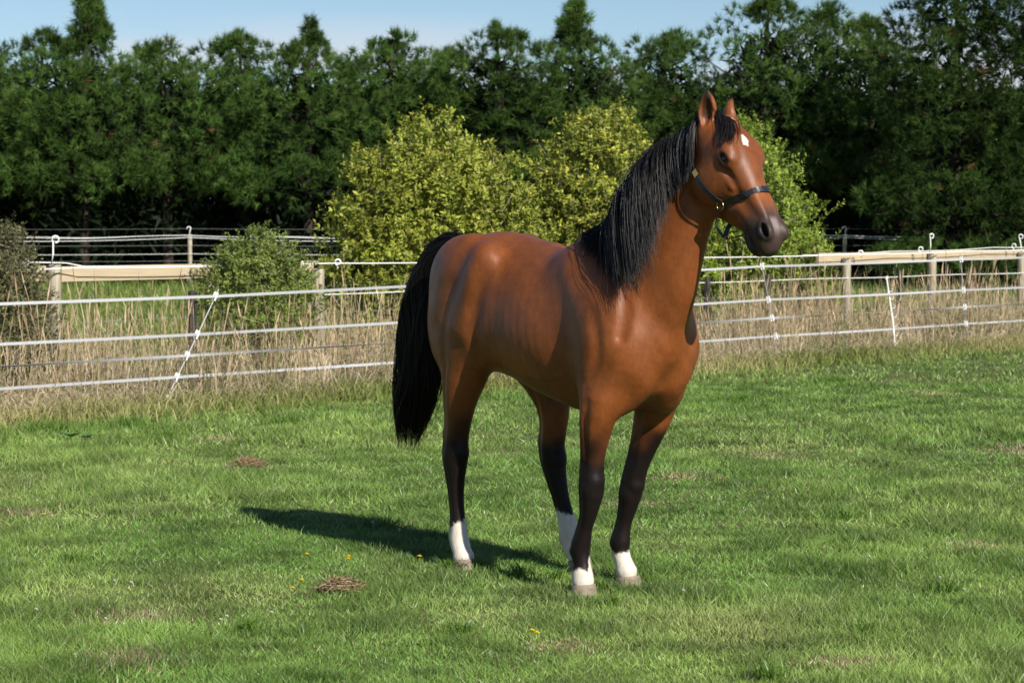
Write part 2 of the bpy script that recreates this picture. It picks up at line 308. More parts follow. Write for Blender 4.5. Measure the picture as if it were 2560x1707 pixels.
ring_low = ring_insulator(.0, .04, .031); ring_high = ring_insulator(.015, .22, .033)
post_objs = []
for i, (x, h) in enumerate(POST):
    mb = MB(); r = .066 if x > 4 else .069; mb.tube([(0,0,-.1),(.003,0,.4),(-.003,0,.9),(0,0,h-.012),(0,0,h)], [r*1.03,r,r*.99,r*.98,r*.93], 14)
    p = mb.build('post', M['post'], wf, True); p.location = rel(wf, wl_(x)); post_objs.append(p)
RAILS = [(-10.5,-7.5,1.27),(-7.5,-4.49,1.27),(-4.49,-2.12,1.265),(4.35,6.27,1.27),(6.27,8.03,1.28),(8.03,10.2,1.28),(10.2,12,1.28)]
for a, b, z in RAILS:
    p, q = wl_(a), wl_(b); L = np.linalg.norm(q - p); mb = MB(); mb.box((0,0,0), (L-.006, .042, .152), jit=.002)
    r = mb.build('rail', M['rail'], wf); r.location = rel(wf, (p + q)/2 + FN*.092 + np.array([0,0,z-.076])); r.rotation_euler = (0, rng.normal(0,.003), math.atan2(FD[1], FD[0]))
for x in (-6.2,-4.72,-3.31,-1.0,2.55,3.45,5.66,6.95,9.1):
    mb = MB(); mb.box((0,0,.48), (.075,.05,1.02), jit=.004); o = mb.build('batten', M['batten'], wf); o.location = rel(wf, wl_(x, -.10)); o.rotation_euler = (rng.normal(0,.02), rng.normal(0,.02), math.atan2(FD[1], FD[0]))
for z, r, m in ((.92,.006,'white'),(.72,.0022,'wire'),(.52,.0022,'wire'),(.32,.0022,'wire')):
    pts = [rel(wf, wl_(x, -.08, z - .012*math.sin((x+20)*1.3)**2)) for x in np.linspace(-10.5, 12, 70)]
    mb = MB(); mb.tube(pts, r, 5, False); mb.build('wire', M[m], wf)
rope_z = {-10.5:1.235,-5.6:1.245,-4.3:1.25,-2.0:1.252,.3:1.25,2.0:1.25,4.85:1.25,6.9:1.27,8.6:1.29,12:1.32}
xs = np.linspace(-10.5, 12, 120); kz = np.array(sorted(rope_z)); zz = np.interp(xs, kz, [rope_z[k] for k in kz]); seg = np.searchsorted(kz, xs) - 1; seg = np.clip(seg, 0, len(kz)-2); tt = (xs - kz[seg])/(kz[seg+1] - kz[seg])
zz = zz - .012*4*tt*(1-tt)
mb = MB(); mb.tube([rel(wf, wl_(x, -.20, z)) for x, z in zip(xs, zz)], .0075, 6, False); mb.build('rope', M['white'], wf)
xs = np.linspace(-10.5, -2.1, 60); mb = MB(); mb.tube([rel(wf, wl_(x, -.12, 1.31 - .035*abs(math.sin(x*1.35)) - (.03 if x > -4.3 else 0))) for x in xs], .006, 6, False); mb.build('rope', M['white'], wf)
xs = np.linspace(4.0, 12, 60); mb = MB(); mb.tube([rel(wf, wl_(x, -.12, 1.30 + .035*(x-6.3)/2 - .02*abs(math.sin(x*1.7)))) for x in xs], .006, 6, False); mb.build('rope', M['white'], wf)
for x, me, z, dx in ((-4.49,ring_high,1.28,-.02),(-4.70,ring_low,1.24,0),(-1.93,ring_low,1.19,.05),(4.95,ring_low,1.20,.1),(6.20,ring_high,1.25,-.02),(6.02,ring_low,1.24,0),(7.82,ring_low,1.27,0),(7.98,ring_high,1.23,0)):
    o = ob('ring_insulator', me, M['white'], wf); o.location = rel(wf, wl_(x + dx*.3, -.13, z)); o.rotation_euler = (0, rng.normal(0, .12), rng.normal(0, .3))

# ------------------------------------------------------------------ far rope fence in front of the pines
ff = empty('rope_fence', (0, 57.5, 0), 'far fence of thin posts and sagging white ropes in front of the pines', 'fence')
for x in (-16.2, -8.13, 0, 8.4, 16.2):
    mb = MB(); mb.tube([(0,0,-.1),(0,0,.7),(0,0,1.42)], [.058,.056,.053], 10); mb.build('post', M['post'], ff, True, (x, 0, 0))
    mb = MB(); mb.tube([(0,-.05,1.40),(.01,-.05,1.52)] + [(-.02 + .05*math.cos(t), -.05, 1.56 + .05*math.sin(t)) for t in np.linspace(-.5, 3.4, 10)], .014, 6); mb.build('insulator', M['white'], ff, True, (x, 0, 0))
ks = np.array([-20,-16.2,-8.13,0,8.4,16.2,20])
def sagline(z, s, r, m, dy, jump=0):
    xs = np.linspace(-20, 20, 150); g = np.clip(np.searchsorted(ks, xs) - 1, 0, len(ks)-2); t = (xs - ks[g])/(ks[g+1] - ks[g])
    mb = MB(); mb.tube([(x, dy, z - s*4*u*(1-u) + jump*math.sin(x*1.9 + z*9)) for x, u in zip(xs, t)], r, 5, False); mb.build('rope' if m == 'white' else 'wire', M[m], ff)
sagline(1.40, .08, .008, 'white', -.07, .012); sagline(1.34, .10, .008, 'white', -.09); sagline(1.38, .04, .006, 'white', -.05, .016); sagline(.93, .03, .006, 'white', -.07)
sagline(1.14, .02, .004, 'wire', -.06); sagline(1.56, .02, .003, 'wire', 0); sagline(.75, .02, .004, 'wire', -.06)
# ------------------------------------------------------------------ pines of the shelter belt
def unit(v): return v / np.maximum(np.linalg.norm(v, axis=-1, keepdims=True), 1e-9)
def needles(C, A, n, ln, w, col, r, spread=.75):
    """C tuft centres, A axes -> n needles per tuft, one slim triangle each"""
    m = len(C); c = np.repeat(C, n, 0); a = np.repeat(A, n, 0); k = len(c)
    d = unit(a + spread*r.normal(0, 1, (k, 3))*.72); s = unit(np.cross(d, r.normal(0, 1, (k, 3)))); L = np.repeat(ln, n)*r.uniform(.65, 1.1, k)
    st = c + a*(r.uniform(-.35, .2, k)*L)[:, None]
    V = np.stack([st - s*w, st + s*w, st + d*L[:, None]], 1).reshape(-1, 3)
    cc = np.repeat(col, n, 0)*r.uniform(.7, 1.3, (k, 1)); cv = np.repeat(cc, 3, 0).reshape(-1, 3, 3); cv[:, 2] *= np.array([1.25, 1.15, 1.1]); 
    return V, np.arange(k*3).reshape(-1, 3), cv.reshape(-1, 3)
def pine(x, y, h, r0, zl, seed, label, nclump=58, ntuft=22, nneed=30, tone=1.0, group='pines of the shelter belt', lean=0, leader=0, front=True, nw=.0082):
    r = np.random.default_rng(seed)
    root = empty('pine_tree', (x, y, 0), label, 'pine tree', group)
    hb = h - leader                                            # bulk top; the leader is a slim spire above it
    tr = [(0,0,-.2),(lean*.1,0,h*.25),(lean*.4,.05,h*.55),(lean*.8,0,h*.8),(lean,0,h-.15)]
    mb = MB(); mb.tube(tr, [.17,.14,.10,.06,.02], 9)
    cs = []; rc = []; tries = 0
    while len(cs) < nclump:
        tries += 1
        u = r.uniform(0, 1); z = zl + (hb - .35 - zl)*u; R = 1.08*r0*max(.10, (1 - u**(3.2 + 2.2*math.sin(seed*3.1)**2)))*(.86 + .2*math.sin(seed*1.7 + z*2.3))
        if u < .14: R *= .8 + 1.4*u
        a = r.uniform(0, 2*math.pi); q = r.uniform(.55, 1)**.6
        if front and math.sin(a) > .35 and r.uniform() < .7: continue
        c_ = np.array((lean*u + R*q*math.cos(a), R*q*math.sin(a), z + .25*q)); k_ = min(r.uniform(.45, .88)*(1 - .2*u), .55*r0)
        if cs and tries < 1500 and np.min(np.linalg.norm((np.array(cs) - c_)*np.array([1, 1, 1.25]), axis=1) - .55*np.array(rc)) < .72*k_: continue
        cs.append(c_); rc.append(k_)
    for t in np.linspace(0, 1, int(leader/.2) + 2):            # spire
        z = hb - .3 + (leader + .15)*t
        for _ in range(1 + int(3.4*(1-t))): a = r.uniform(0, 6.28); q = .55*(1-t)*r.uniform(.3, 1); cs.append((lean + q*math.cos(a), q*math.sin(a), z)); rc.append(.30*(1-.45*t))
    if front:                                                  # low skirt of boughs on the open side
        for a in np.linspace(math.pi*1.08, math.pi*1.92, 7): cs.append((r0*1.02*math.cos(a) + r.normal(0, .12), r0*1.02*math.sin(a) + r.normal(0, .15), zl + r.uniform(.35, .95))); rc.append(r.uniform(.42, .60))
    cs = np.array(cs); rc = np.array(rc)
    for c in cs[::4]:
        t = np.clip(c[2]/h - .10, .05, .95); p = np.array([lean*t*.9, 0, h*t]); md = p*.45 + c*.55 - np.array([0,0,.12]); mb.tube([p, md, c], [.035,.022,.009], 5)
    mb.build('trunk', M['bark'], root, True)
    C = np.repeat(cs, ntuft, 0); RR = np.repeat(rc, ntuft); m = len(C)
    outw = unit(np.repeat(cs*np.array([1, 1, 0]), ntuft, 0) - np.array([lean*.5, 0, 0])); d = unit(r.normal(0, 1, (m, 3))*.85 + outw*.45 + np.array([0, 0, .40])); C = C + d*(RR*r.uniform(.80, 1.08, m))[:, None]*np.array([1, 1, .78])
    A = unit(d + np.array([0, 0, .45]) + .3*r.normal(0, 1, (m, 3)))
    tone_c = np.repeat(r.uniform(.6, 1.4, len(cs)), ntuft)[:, None]
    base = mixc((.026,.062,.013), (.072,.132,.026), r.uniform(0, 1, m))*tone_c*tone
    dead = r.uniform(0, 1, m) < .005; base[dead] = np.array([.14,.085,.035])
    V, T, cv = needles(C, A, nneed, r.uniform(.17, .29, m), nw, base, r, 1.05)
    # inner boughs closing the crown, coloured near-black to stand in for its shade
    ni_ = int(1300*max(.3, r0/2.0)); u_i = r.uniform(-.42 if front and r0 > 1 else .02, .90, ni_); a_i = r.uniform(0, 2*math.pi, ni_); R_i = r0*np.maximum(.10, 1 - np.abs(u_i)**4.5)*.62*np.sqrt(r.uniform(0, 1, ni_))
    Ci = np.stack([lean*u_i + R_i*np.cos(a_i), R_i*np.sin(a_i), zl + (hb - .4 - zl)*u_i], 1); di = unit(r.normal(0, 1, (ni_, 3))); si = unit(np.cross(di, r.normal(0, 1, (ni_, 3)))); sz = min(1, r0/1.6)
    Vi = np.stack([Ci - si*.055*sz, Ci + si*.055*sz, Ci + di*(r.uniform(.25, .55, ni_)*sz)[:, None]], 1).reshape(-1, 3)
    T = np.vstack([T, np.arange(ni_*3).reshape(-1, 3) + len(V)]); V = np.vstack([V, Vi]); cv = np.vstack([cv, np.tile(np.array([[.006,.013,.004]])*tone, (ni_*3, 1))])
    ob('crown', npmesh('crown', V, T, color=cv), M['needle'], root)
    return root
FR = [  # x at the belt, height, radius, crown bottom, leader, label
 (-14.9, 6.9, 2.0, 2.3, .5, 'pine at the left edge of the photo, only a branch or two in view'),
 (-12.9, 7.05, 1.9, 2.2, .5, 'pine second from the left edge, its crown ending in two uneven tops'),
 (-11.2, 8.2, 1.8, 2.3, 2.0, 'pine with a tall slim leader reaching the top edge at left'),
 (-9.3, 6.65, 2.1, 2.4, .3, 'broad round-topped pine just right of the sky gap on the left'),
 (-7.5, 7.0, 2.1, 2.3, .6, 'pine above the small round green shrub, a pointed tuft on its top'),
 (-5.75, 7.05, 1.95, 2.3, .9, 'pine with a short knob-like spire, left of the big yellow-green shrubs'),
 (-3.6, 6.9, 2.2, 2.3, .4, 'pine behind the left yellow-green shrub with a ragged double top'),
 (-1.7, 6.55, 2.2, 2.3, .2, 'low flat-topped pine above the rump of the horse'),
 (.1, 7.05, 2.1, 2.3, .5, 'pine above the back of the horse, its top stepping up to the right'),
 (2.15, 7.9, 2.1, 2.3, 1.3, 'pine with a thin separate leader touching the top edge, left of the horse head'),
 (4.0, 6.95, 2.2, 2.3, .3, 'pine directly behind the neck and ears of the horse'),
 (6.3, 7.85, 2.3, 2.3, .6, 'tall bright pine rising to the top edge just right of the horse ears'),
 (8.25, 7.7, 2.3, 2.3, .5, 'pine above the horse muzzle, level with the top edge'),
 (10.1, 7.4, 2.2, 2.2, .3, 'pine below the last sky gap at right'),
]
for i, (x, h, r0, zl, ld, lab) in enumerate(FR):
    pine(x + .3*math.sin(i*5.3), 62 + (1.1*math.sin(i*2.1)), h + (.1 if ld > .7 else -.05), r0, zl, 100 + i, lab, leader=(ld*.8 if ld > .7 else ld*.35), lean=.25*math.sin(i*1.3), nclump=50 if x > -13 else 38)
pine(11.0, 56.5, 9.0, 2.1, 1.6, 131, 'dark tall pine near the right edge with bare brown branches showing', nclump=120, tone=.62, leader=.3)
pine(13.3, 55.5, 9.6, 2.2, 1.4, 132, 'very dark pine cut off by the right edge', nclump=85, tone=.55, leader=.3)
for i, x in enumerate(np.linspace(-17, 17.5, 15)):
    pine(x, 66.3 + .6*math.sin(i*1.9), 5.9 + .5*math.sin(i*2.7), 2.2, .3, 150 + i, 'shaded pine in the back row of the shelter belt', nclump=60, ntuft=11, nneed=12, tone=.6, group='back row of pines', front=False, nw=.02)  # lower tone puts the back-row shade into the needle colour
for i, (x, y, h, lab) in enumerate([(9.6,55.5,1.25,'pine seedling left of the ring insulator above the right rail'),(11.3,55,1.3,'pine seedling in the middle of the far rope at right'),(12.1,54.6,1.2,'pine seedling at the right edge behind the wooden fence')]):
    pine(x, y, h, .55, .2, 180 + i, lab, nclump=14, ntuft=9, nneed=30, tone=1.2, group='pine seedlings')

# added thicket closing sky gaps behind the rows; shade put into its dark colour
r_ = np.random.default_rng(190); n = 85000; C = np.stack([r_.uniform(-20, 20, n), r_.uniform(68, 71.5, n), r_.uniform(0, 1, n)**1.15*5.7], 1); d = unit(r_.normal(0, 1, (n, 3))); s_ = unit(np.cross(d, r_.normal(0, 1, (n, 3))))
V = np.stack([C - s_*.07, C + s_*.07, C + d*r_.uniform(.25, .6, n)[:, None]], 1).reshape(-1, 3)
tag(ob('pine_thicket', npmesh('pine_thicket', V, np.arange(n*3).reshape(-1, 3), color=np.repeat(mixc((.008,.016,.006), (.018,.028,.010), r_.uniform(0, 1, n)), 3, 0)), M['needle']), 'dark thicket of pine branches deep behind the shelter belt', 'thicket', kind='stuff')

# ------------------------------------------------------------------ shrubs
def shrub(name, x, y, lobes, ntwig, nleaf, ll, c1, c2, label, seed, tipc=None, stems=16, tw=.17, group='shrubs along the wooden fence', bare=.0):
    r = np.random.default_rng(seed); root = empty(name, (x, y, 0), label, 'shrub', group)
    lob = np.array(lobes, float); vol = lob[:,3]*lob[:,4]*lob[:,5]; pk = r.choice(len(lob), ntwig, p=vol**.75/(vol**.75).sum())
    nc = max(60, ntwig//9); pc = r.choice(len(lob), nc, p=vol**.75/(vol**.75).sum()); dc = unit(r.normal(0, 1, (nc, 3)) + np.array([0, -.2, .25]))      # leafy sprays with gaps between them
    cc_ = lob[pc, :3] + dc*lob[pc, 3:6]*(r.uniform(.45, 1, nc)**.5)[:, None]; g = r.integers(nc, size=ntwig); size = .088*math.sqrt(lob[:, 3].max()); lob[:, 3:6] *= .95
    P = cc_[g] + r.normal(0, 1, (ntwig, 3))*size*np.array([1, 1, .62]); d = unit(P - cc_[g] + dc[g]*size); q = np.clip(.55 + .45*np.linalg.norm((P - cc_[g])/size, axis=1)/2, 0, 1)
    keep = P[:,2] > .05; P = P[keep]; d = d[keep]; q = q[keep]; n = len(P); gk = g[keep]; tone_g = r.uniform(.72, 1.25, nc)
    ax = unit(d + np.array([0, 0, .8]) + .35*r.normal(0, 1, (n, 3)))
    tl = tw*r.uniform(.6, 1.35, n)
    # leaves along each twig
    k = n*nleaf; t = np.tile(np.linspace(.05, 1, nleaf), n); b = np.repeat(P, nleaf, 0) + np.repeat(ax*tl[:, None], nleaf, 0)*t[:, None]
    A = np.repeat(ax, nleaf, 0); side = unit(np.cross(A, r.normal(0, 1, (k, 3)))); dr = unit(side + A*r.uniform(.1, 1.0, k)[:, None]); s2 = unit(np.cross(dr, A + .4*r.normal(0, 1, (k, 3))))
    L = ll*r.uniform(.6, 1.25, k); w = L*.24; nn = np.cross(dr, s2)
    V = np.stack([b, b + dr*(L*.45)[:, None] + s2*w[:, None] + nn*(L*.08)[:, None], b + dr*L[:, None], b + dr*(L*.45)[:, None] - s2*w[:, None] + nn*(L*.08)[:, None]], 1).reshape(-1, 3)
    col = mixc(c1, c2, r.uniform(0, 1, k)); 
    if tipc is not None:
        tp = np.clip((t - .45)*1.8, 0, 1)*np.repeat((r.uniform(0, 1, n) < .55)*np.clip((q - .6)*3, 0, 1), nleaf); col = col*(1 - tp[:, None]) + np.array(tipc)*tp[:, None]
    col = col*r.uniform(.75, 1.25, (k, 1))*np.repeat(tone_g[gk], nleaf)[:, None]; i4 = np.arange(k)[:, None]*4
    T = np.vstack([i4 + np.array([[0,1,2]]), i4 + np.array([[0,2,3]])])
    ob('foliage', npmesh('foliage', V, T, color=np.repeat(col, 4, 0)), M['leaf'], root)
    mb = MB()
    for j in range(stems):
        e = P[r.integers(n)]; b0 = np.array([r.normal(0, .08), r.normal(0, .08), -.05]); m1 = b0*.6 + e*.4 + np.array([0, 0, .25*e[2]*.5]); mb.tube([b0, m1, e], [.022,.013,.005], 5)
    for j in r.choice(n, min(n, stems*14), replace=False): mb.tube([P[j] - ax[j]*tl[j]*1.4 - d[j]*.12, P[j], P[j] + ax[j]*tl[j]*.8], [.0065,.005,.003], 4, False)
    mb.build('stems', M['twig'], root, True)
    return root
YG1, YG2, YT = (.185,.225,.030), (.345,.385,.052), (.56,.56,.065)
shrub('large_shrub', -.98, 27.9, [(0,0,1.0,1.25,1.0,1.0),(-.15,-.1,1.75,.95,.85,.85),(.35,0,1.85,.85,.8,.75),(.0,0,2.35,.55,.55,.58),(-.8,-.1,1.0,.6,.6,.8),(.85,0,1.25,.5,.6,.7),(-.45,-.15,2.0,.55,.5,.5)], 5000, 12, .064, YG1, YG2, 'big olive-yellow shrub with pale twigs showing, behind the tail of the horse', 201, (.33,.33,.06), stems=26)
shrub('large_shrub', 1.22, 30.4, [(0,0,1.1,1.1,1.0,1.1),(-.05,0,2.0,.88,.85,.9),(-.05,0,2.65,.55,.55,.55),(-.5,0,1.6,.6,.6,.8),(.6,0,1.6,.6,.6,.8)], 4100, 12, .064, YG1, (.24,.26,.045), 'yellow-topped shrub between the back and the neck of the horse', 202, YT, stems=22)
shrub('large_shrub', 3.42, 33.0, [(0,0,.8,1.30,1.1,.9),(-.05,0,1.5,1.05,1.0,.9),(-.1,0,2.2,.72,.75,.75),(-.15,0,2.7,.42,.45,.42),(.7,0,.8,.55,.6,.8)], 4700, 12, .060, (.155,.24,.032), (.29,.375,.058), 'bright green cone-shaped shrub behind the muzzle of the horse', 203, (.30,.36,.045), stems=12)
shrub('round_shrub', -2.64, 23.75, [(0,0,.75,.58,.5,.75),(.0,0,1.15,.46,.42,.45),(-.25,0,.9,.38,.4,.5),(.25,0,.85,.36,.4,.6)], 2600, 11, .036, (.13,.19,.036), (.25,.305,.07), 'small round green shrub in front of the left rail', 204, (.20,.25,.06), stems=8, tw=.085)
shrub('round_shrub', -4.95, 21.75, [(0,0,.75,.52,.5,.8),(-.1,0,1.2,.42,.42,.5),(.2,0,.6,.38,.4,.6)], 2200, 11, .038, (.10,.105,.045), (.21,.20,.09), 'dull olive shrub cut off by the left edge beside the end post', 205, None, stems=10, tw=.10)
# ------------------------------------------------------------------ the horse: one continuous body grown from muscle shapes
F32=np.float32
class Field:
    def __init__(s, lo, hi, h):
        s.h=h; s.lo=np.array(lo,float); n=np.ceil((np.array(hi)-s.lo)/h).astype(int)+1
        s.n=n; s.ax=[(s.lo[i]+h*np.arange(n[i])).astype(F32) for i in range(3)]
        s.G=np.full(tuple(n),0.5,F32)
    def sub(s, lo, hi):
        a=np.clip(np.floor((np.array(lo)-s.lo)/s.h).astype(int),0,s.n-1)
        b=np.clip(np.ceil((np.array(hi)-s.lo)/s.h).astype(int)+1,1,s.n)
        sl=tuple(slice(a[i],b[i]) for i in range(3))
        X=s.ax[0][sl[0]][:,None,None]; Y=s.ax[1][sl[1]][None,:,None]; Z=s.ax[2][sl[2]][None,None,:]
        return sl,X,Y,Z
    def add(s, fn, lo, hi, k=.03, op='u'):
        sl,X,Y,Z=s.sub(np.array(lo)-k-.02,np.array(hi)+k+.02)
        if 0 in s.G[sl].shape: return
        d=fn(X,Y,Z); g=s.G[sl]
        if op=='u':
            t=np.clip(.5+.5*(g-d)/k,0,1); s.G[sl]=g*(1-t)+d*t-k*t*(1-t)
        else:
            d=-d; t=np.clip(.5+.5*(d-g)/k,0,1); s.G[sl]=g*(1-t)+d*t+k*t*(1-t)
def rotm(e):   # 3 rows = local axes
    return np.array(e,float)
def basis(fwd, up=(0,0,1)):
    f=np.array(fwd,float); f/=np.linalg.norm(f); u=np.array(up,float)
    l=np.cross(u,f); l/=np.linalg.norm(l); u=np.cross(f,l); return np.array([f,l,u])
def ell(F, c, r, k=.03, B=None, op='u'):
    c=np.array(c,float); r=np.array(r,float)
    B=np.eye(3) if B is None else B
    ext=np.sqrt(((B.T*r)**2).sum(1)); m=min(r)
    def fn(X,Y,Z):
        x=X-F32(c[0]);y=Y-F32(c[1]);z=Z-F32(c[2])
        q=0
        for i in range(3):
            q=q+((x*F32(B[i,0])+y*F32(B[i,1])+z*F32(B[i,2]))/F32(r[i]))**2
        q=np.sqrt(q); return (q-1)*F32(m)
    ext=ext*(1+k/m); F.add(fn,c-ext,c+ext,k,op)
def cr(P,n):
    """catmull-rom resample rows of P to about n points"""
    P=np.array(P,float); Q=np.vstack([2*P[0]-P[1],P,2*P[-1]-P[-2]]); out=[]
    m=len(P)-1; per=max(1,int(round(n/m)))
    for i in range(m):
        p0,p1,p2,p3=Q[i:i+4]
        for t in np.arange(per)/per:
            out.append(.5*((2*p1)+(p2-p0)*t+(2*p0-5*p1+4*p2-p3)*t*t+(3*p1-p0-3*p2+p3)*t**3))
    out.append(P[-1]); return np.array(out)
def sweep(F, pts, k=.03, n=24, lat=(0,1,0), op='u'):
    """pts rows: x,y,z, a (radius across, in the plane), b (radius along lat)"""
    S=cr(pts,n); lat=np.array(lat,float); C=S[:,:3]
    ro=(S[:,3:5].max(1)*(1+np.minimum(k/S[:,3:5].min(1),1.2)))[:,None]; lo=(C-ro).min(0); hi=(C+ro).max(0)
    T=np.diff(C,axis=0); T/=np.linalg.norm(T,axis=1)[:,None]
    N=np.vstack([T[:1],T[:-1]+T[1:],T[-1:]]); N/=np.linalg.norm(N,axis=1)[:,None]
    m=len(T)
    def fn(X,Y,Z):
        best=None
        for i in range(m):
            A,B=C[i],C[i+1]; l2=lat-T[i]*lat.dot(T[i]); l2/=np.linalg.norm(l2)
            dot=lambda o,v: (X-F32(o[0]))*F32(v[0])+(Y-F32(o[1]))*F32(v[1])+(Z-F32(o[2]))*F32(v[2])
            da=dot(A,N[i]); db=-dot(B,N[i+1])
            if i==0: okA=np.ones(da.shape,bool)
            else: okA=da>=0
            okB=np.ones(da.shape,bool) if i==m-1 else db>=0
            ov=np.zeros_like(da)
            if i==0: ov=ov+np.maximum(-da,0)
            if i==m-1: ov=ov+np.maximum(-db,0)
            dac=np.maximum(da,0); dbc=np.maximum(db,0); t=dac/np.maximum(dac+dbc,F32(1e-6))
            if i==0: t=np.where(da<0,F32(0),t)
            if i==m-1: t=np.where(db<0,F32(1),t)
            ra=F32(S[i,3])+t*F32(S[i+1,3]-S[i,3]); rb=F32(S[i,4])+t*F32(S[i+1,4]-S[i,4])
            ox=X-(F32(A[0])+t*F32(B[0]-A[0])); oy=Y-(F32(A[1])+t*F32(B[1]-A[1])); oz=Z-(F32(A[2])+t*F32(B[2]-A[2]))
            v=ox*F32(l2[0])+oy*F32(l2[1])+oz*F32(l2[2])
            w=np.maximum(ox*ox+oy*oy+oz*oz-v*v-ov*ov,0)
            mn=np.minimum(ra,rb); d=(np.sqrt(w/(ra*ra)+(v/rb)**2+(ov/mn)**2)-1)*mn
            d=np.where(okA&okB,d,F32(.5))
            best=d if best is None else np.minimum(best,d)
        return best
    F.add(fn,lo,hi,k,op)
def surface_nets(F):
    G=F.G; ins=G<0
    c=np.zeros(tuple(np.array(G.shape)-1),np.uint8)
    for i in (0,1):
        for j in (0,1):
            for k in (0,1):
                c+=ins[i:G.shape[0]-1+i,j:G.shape[1]-1+j,k:G.shape[2]-1+k]
    act=np.argwhere((c>0)&(c<8)); idx=np.full(c.shape,-1,np.int32); idx[tuple(act.T)]=np.arange(len(act))
    P=np.zeros((len(act),3)); cnt=np.zeros(len(act))
    cor=[(i,j,k) for i in (0,1) for j in (0,1) for k in (0,1)]
    val={o:G[act[:,0]+o[0],act[:,1]+o[1],act[:,2]+o[2]] for o in cor}
    for o in cor:
        for a in range(3):
            if o[a]==0:
                o2=list(o);o2[a]=1;o2=tuple(o2); v1=val[o];v2=val[o2]; m=(v1<0)!=(v2<0)
                t=np.where(m,v1/np.where(m,v1-v2,1),0); p=np.array(o,float)[None]+t[:,None]*(np.arange(3)==a)
                P[m]+=p[m]; cnt[m]+=1
    P=F.lo+F.h*(act+P/cnt[:,None]); Q=[]
    for a in range(3):
        b,d=(a+1)%3,(a+2)%3
        s0=[slice(None)]*3;s1=[slice(None)]*3; s0[a]=slice(0,-1);s1[a]=slice(1,None)
        e=ins[tuple(s0)]!=ins[tuple(s1)]; E=np.argwhere(e); E=E[(E[:,b]>0)&(E[:,d]>0)&(E[:,b]<c.shape[b])&(E[:,d]<c.shape[d])]
        fl=ins[tuple(E.T)]
        def cell(ob,od):
            q=E.copy();q[:,b]+=ob;q[:,d]+=od; return idx[tuple(q.T)]
        q=np.stack([cell(-1,-1),cell(0,-1),cell(0,0),cell(-1,0)],1); q[~fl]=q[~fl][:,::-1]; Q.append(q)
    return P,np.vstack(Q)
def smooth(P,Q,it=4,lam=.55,mu=-.57):
    e=np.vstack([Q[:,[0,1]],Q[:,[1,2]],Q[:,[2,3]],Q[:,[3,0]]]); n=len(P)
    deg=np.bincount(e.ravel(),minlength=n)
    for i in range(it*2):
        s=np.zeros_like(P)
        for a in range(3): s[:,a]=np.bincount(e[:,0],P[e[:,1],a],n)+np.bincount(e[:,1],P[e[:,0],a],n)
        P=P+(lam if i%2==0 else mu)*(s/np.maximum(deg,1)[:,None]-P)
    return P
# torso stations: x, ztop, zc, zbot, halfwidth, p_up, p_low
TOR=np.array([
(-.965,1.33,1.26,1.18,.02,2,2),
(-.94,1.45,1.25,1.06,.10,2,2),
(-.88,1.55,1.25,.99,.165,2,2),
(-.80,1.602,1.24,.97,.215,2,2),
(-.68,1.638,1.24,.96,.258,2,2),
(-.55,1.642,1.24,.95,.282,2,2),
(-.42,1.622,1.22,.93,.282,2,2),
(-.30,1.598,1.19,.905,.288,2,2.1),
(-.15,1.570,1.17,.865,.302,2,2.1),
(.0,1.560,1.16,.828,.302,1.9,2.1),
(.12,1.585,1.16,.805,.287,1.75,2.1),
(.22,1.610,1.17,.80,.264,1.6,2),
(.32,1.595,1.17,.81,.240,1.6,2),
(.42,1.54,1.17,.84,.220,1.8,2),
(.52,1.45,1.15,.90,.18,2,2),
(.60,1.32,1.13,.98,.12,2,2),
(.64,1.18,1.12,1.06,.04,2,2)])
def fsamp(F,p):
    q=np.clip((p-F.lo)/F.h,0,F.n-1.001); i=q.astype(int); f=q-i; r=0
    for a in (0,1):
        for b in (0,1):
            for c in (0,1): r=r+(f[:,0] if a else 1-f[:,0])*(f[:,1] if b else 1-f[:,1])*(f[:,2] if c else 1-f[:,2])*F.G[i[:,0]+a,i[:,1]+b,i[:,2]+c]
    return r
def snap(F,p,off):
    for _ in range(12):
        g=np.stack([(fsamp(F,p+v)-fsamp(F,p-v))/.016 for v in np.eye(3)*.008],1); p=p+g*np.clip((off-fsamp(F,p))/np.maximum((g*g).sum(1),.05),-.03,.03)[:,None]
    return p
def torso(F):
    xs=np.linspace(TOR[0,0],TOR[-1,0],200)
    C=cr(TOR,96); T=np.stack([np.interp(xs,C[:,0],C[:,i]) for i in range(7)],1)
    def fn(X,Y,Z):
        x=X[:,0,0]; ip=lambda i: np.interp(x,T[:,0],T[:,i]).astype(F32)[:,None,None]
        zt,zc,zb,w,pu,pl=[ip(i) for i in range(1,7)]
        up=Z>zc; h=np.where(up,zt-zc,zc-zb); p=np.where(up,pu,pl)
        ay=np.maximum(np.abs(Y)/w,1e-4); az=np.maximum(np.abs(Z-zc)/h,1e-4)
        q=(ay**p+az**p)**(1/p)
        d=(q-1)*np.minimum(w,h)
        over=np.maximum(F32(TOR[0,0])-X,0)+np.maximum(X-F32(TOR[-1,0]),0)
        return np.where(over>0,np.maximum(d,0)+over,d)
    F.add(fn,(TOR[0,0]-.03,-.32,.78),(TOR[-1,0]+.03,.32,1.66),.02)

def head_basis():
    # head axes in horse space: u (to muzzle), v (left), w (dorsal)
    yaw=math.radians(6); pit=math.radians(53.5)
    f=np.array([math.cos(yaw),math.sin(yaw),0]); l=np.array([-math.sin(yaw),math.cos(yaw),0]); up=np.array([0,0,1.])
    u=f*math.cos(pit)-up*math.sin(pit); w=f*math.sin(pit)+up*math.cos(pit)
    return np.array([u,l,w])
HB=head_basis(); HO=np.array([.978,.03,2.133])
HS=np.array([1.01,1.14,1.09])
def hp(u,v,w): return HO+HS[0]*u*HB[0]+HS[1]*v*HB[1]+HS[2]*w*HB[2]
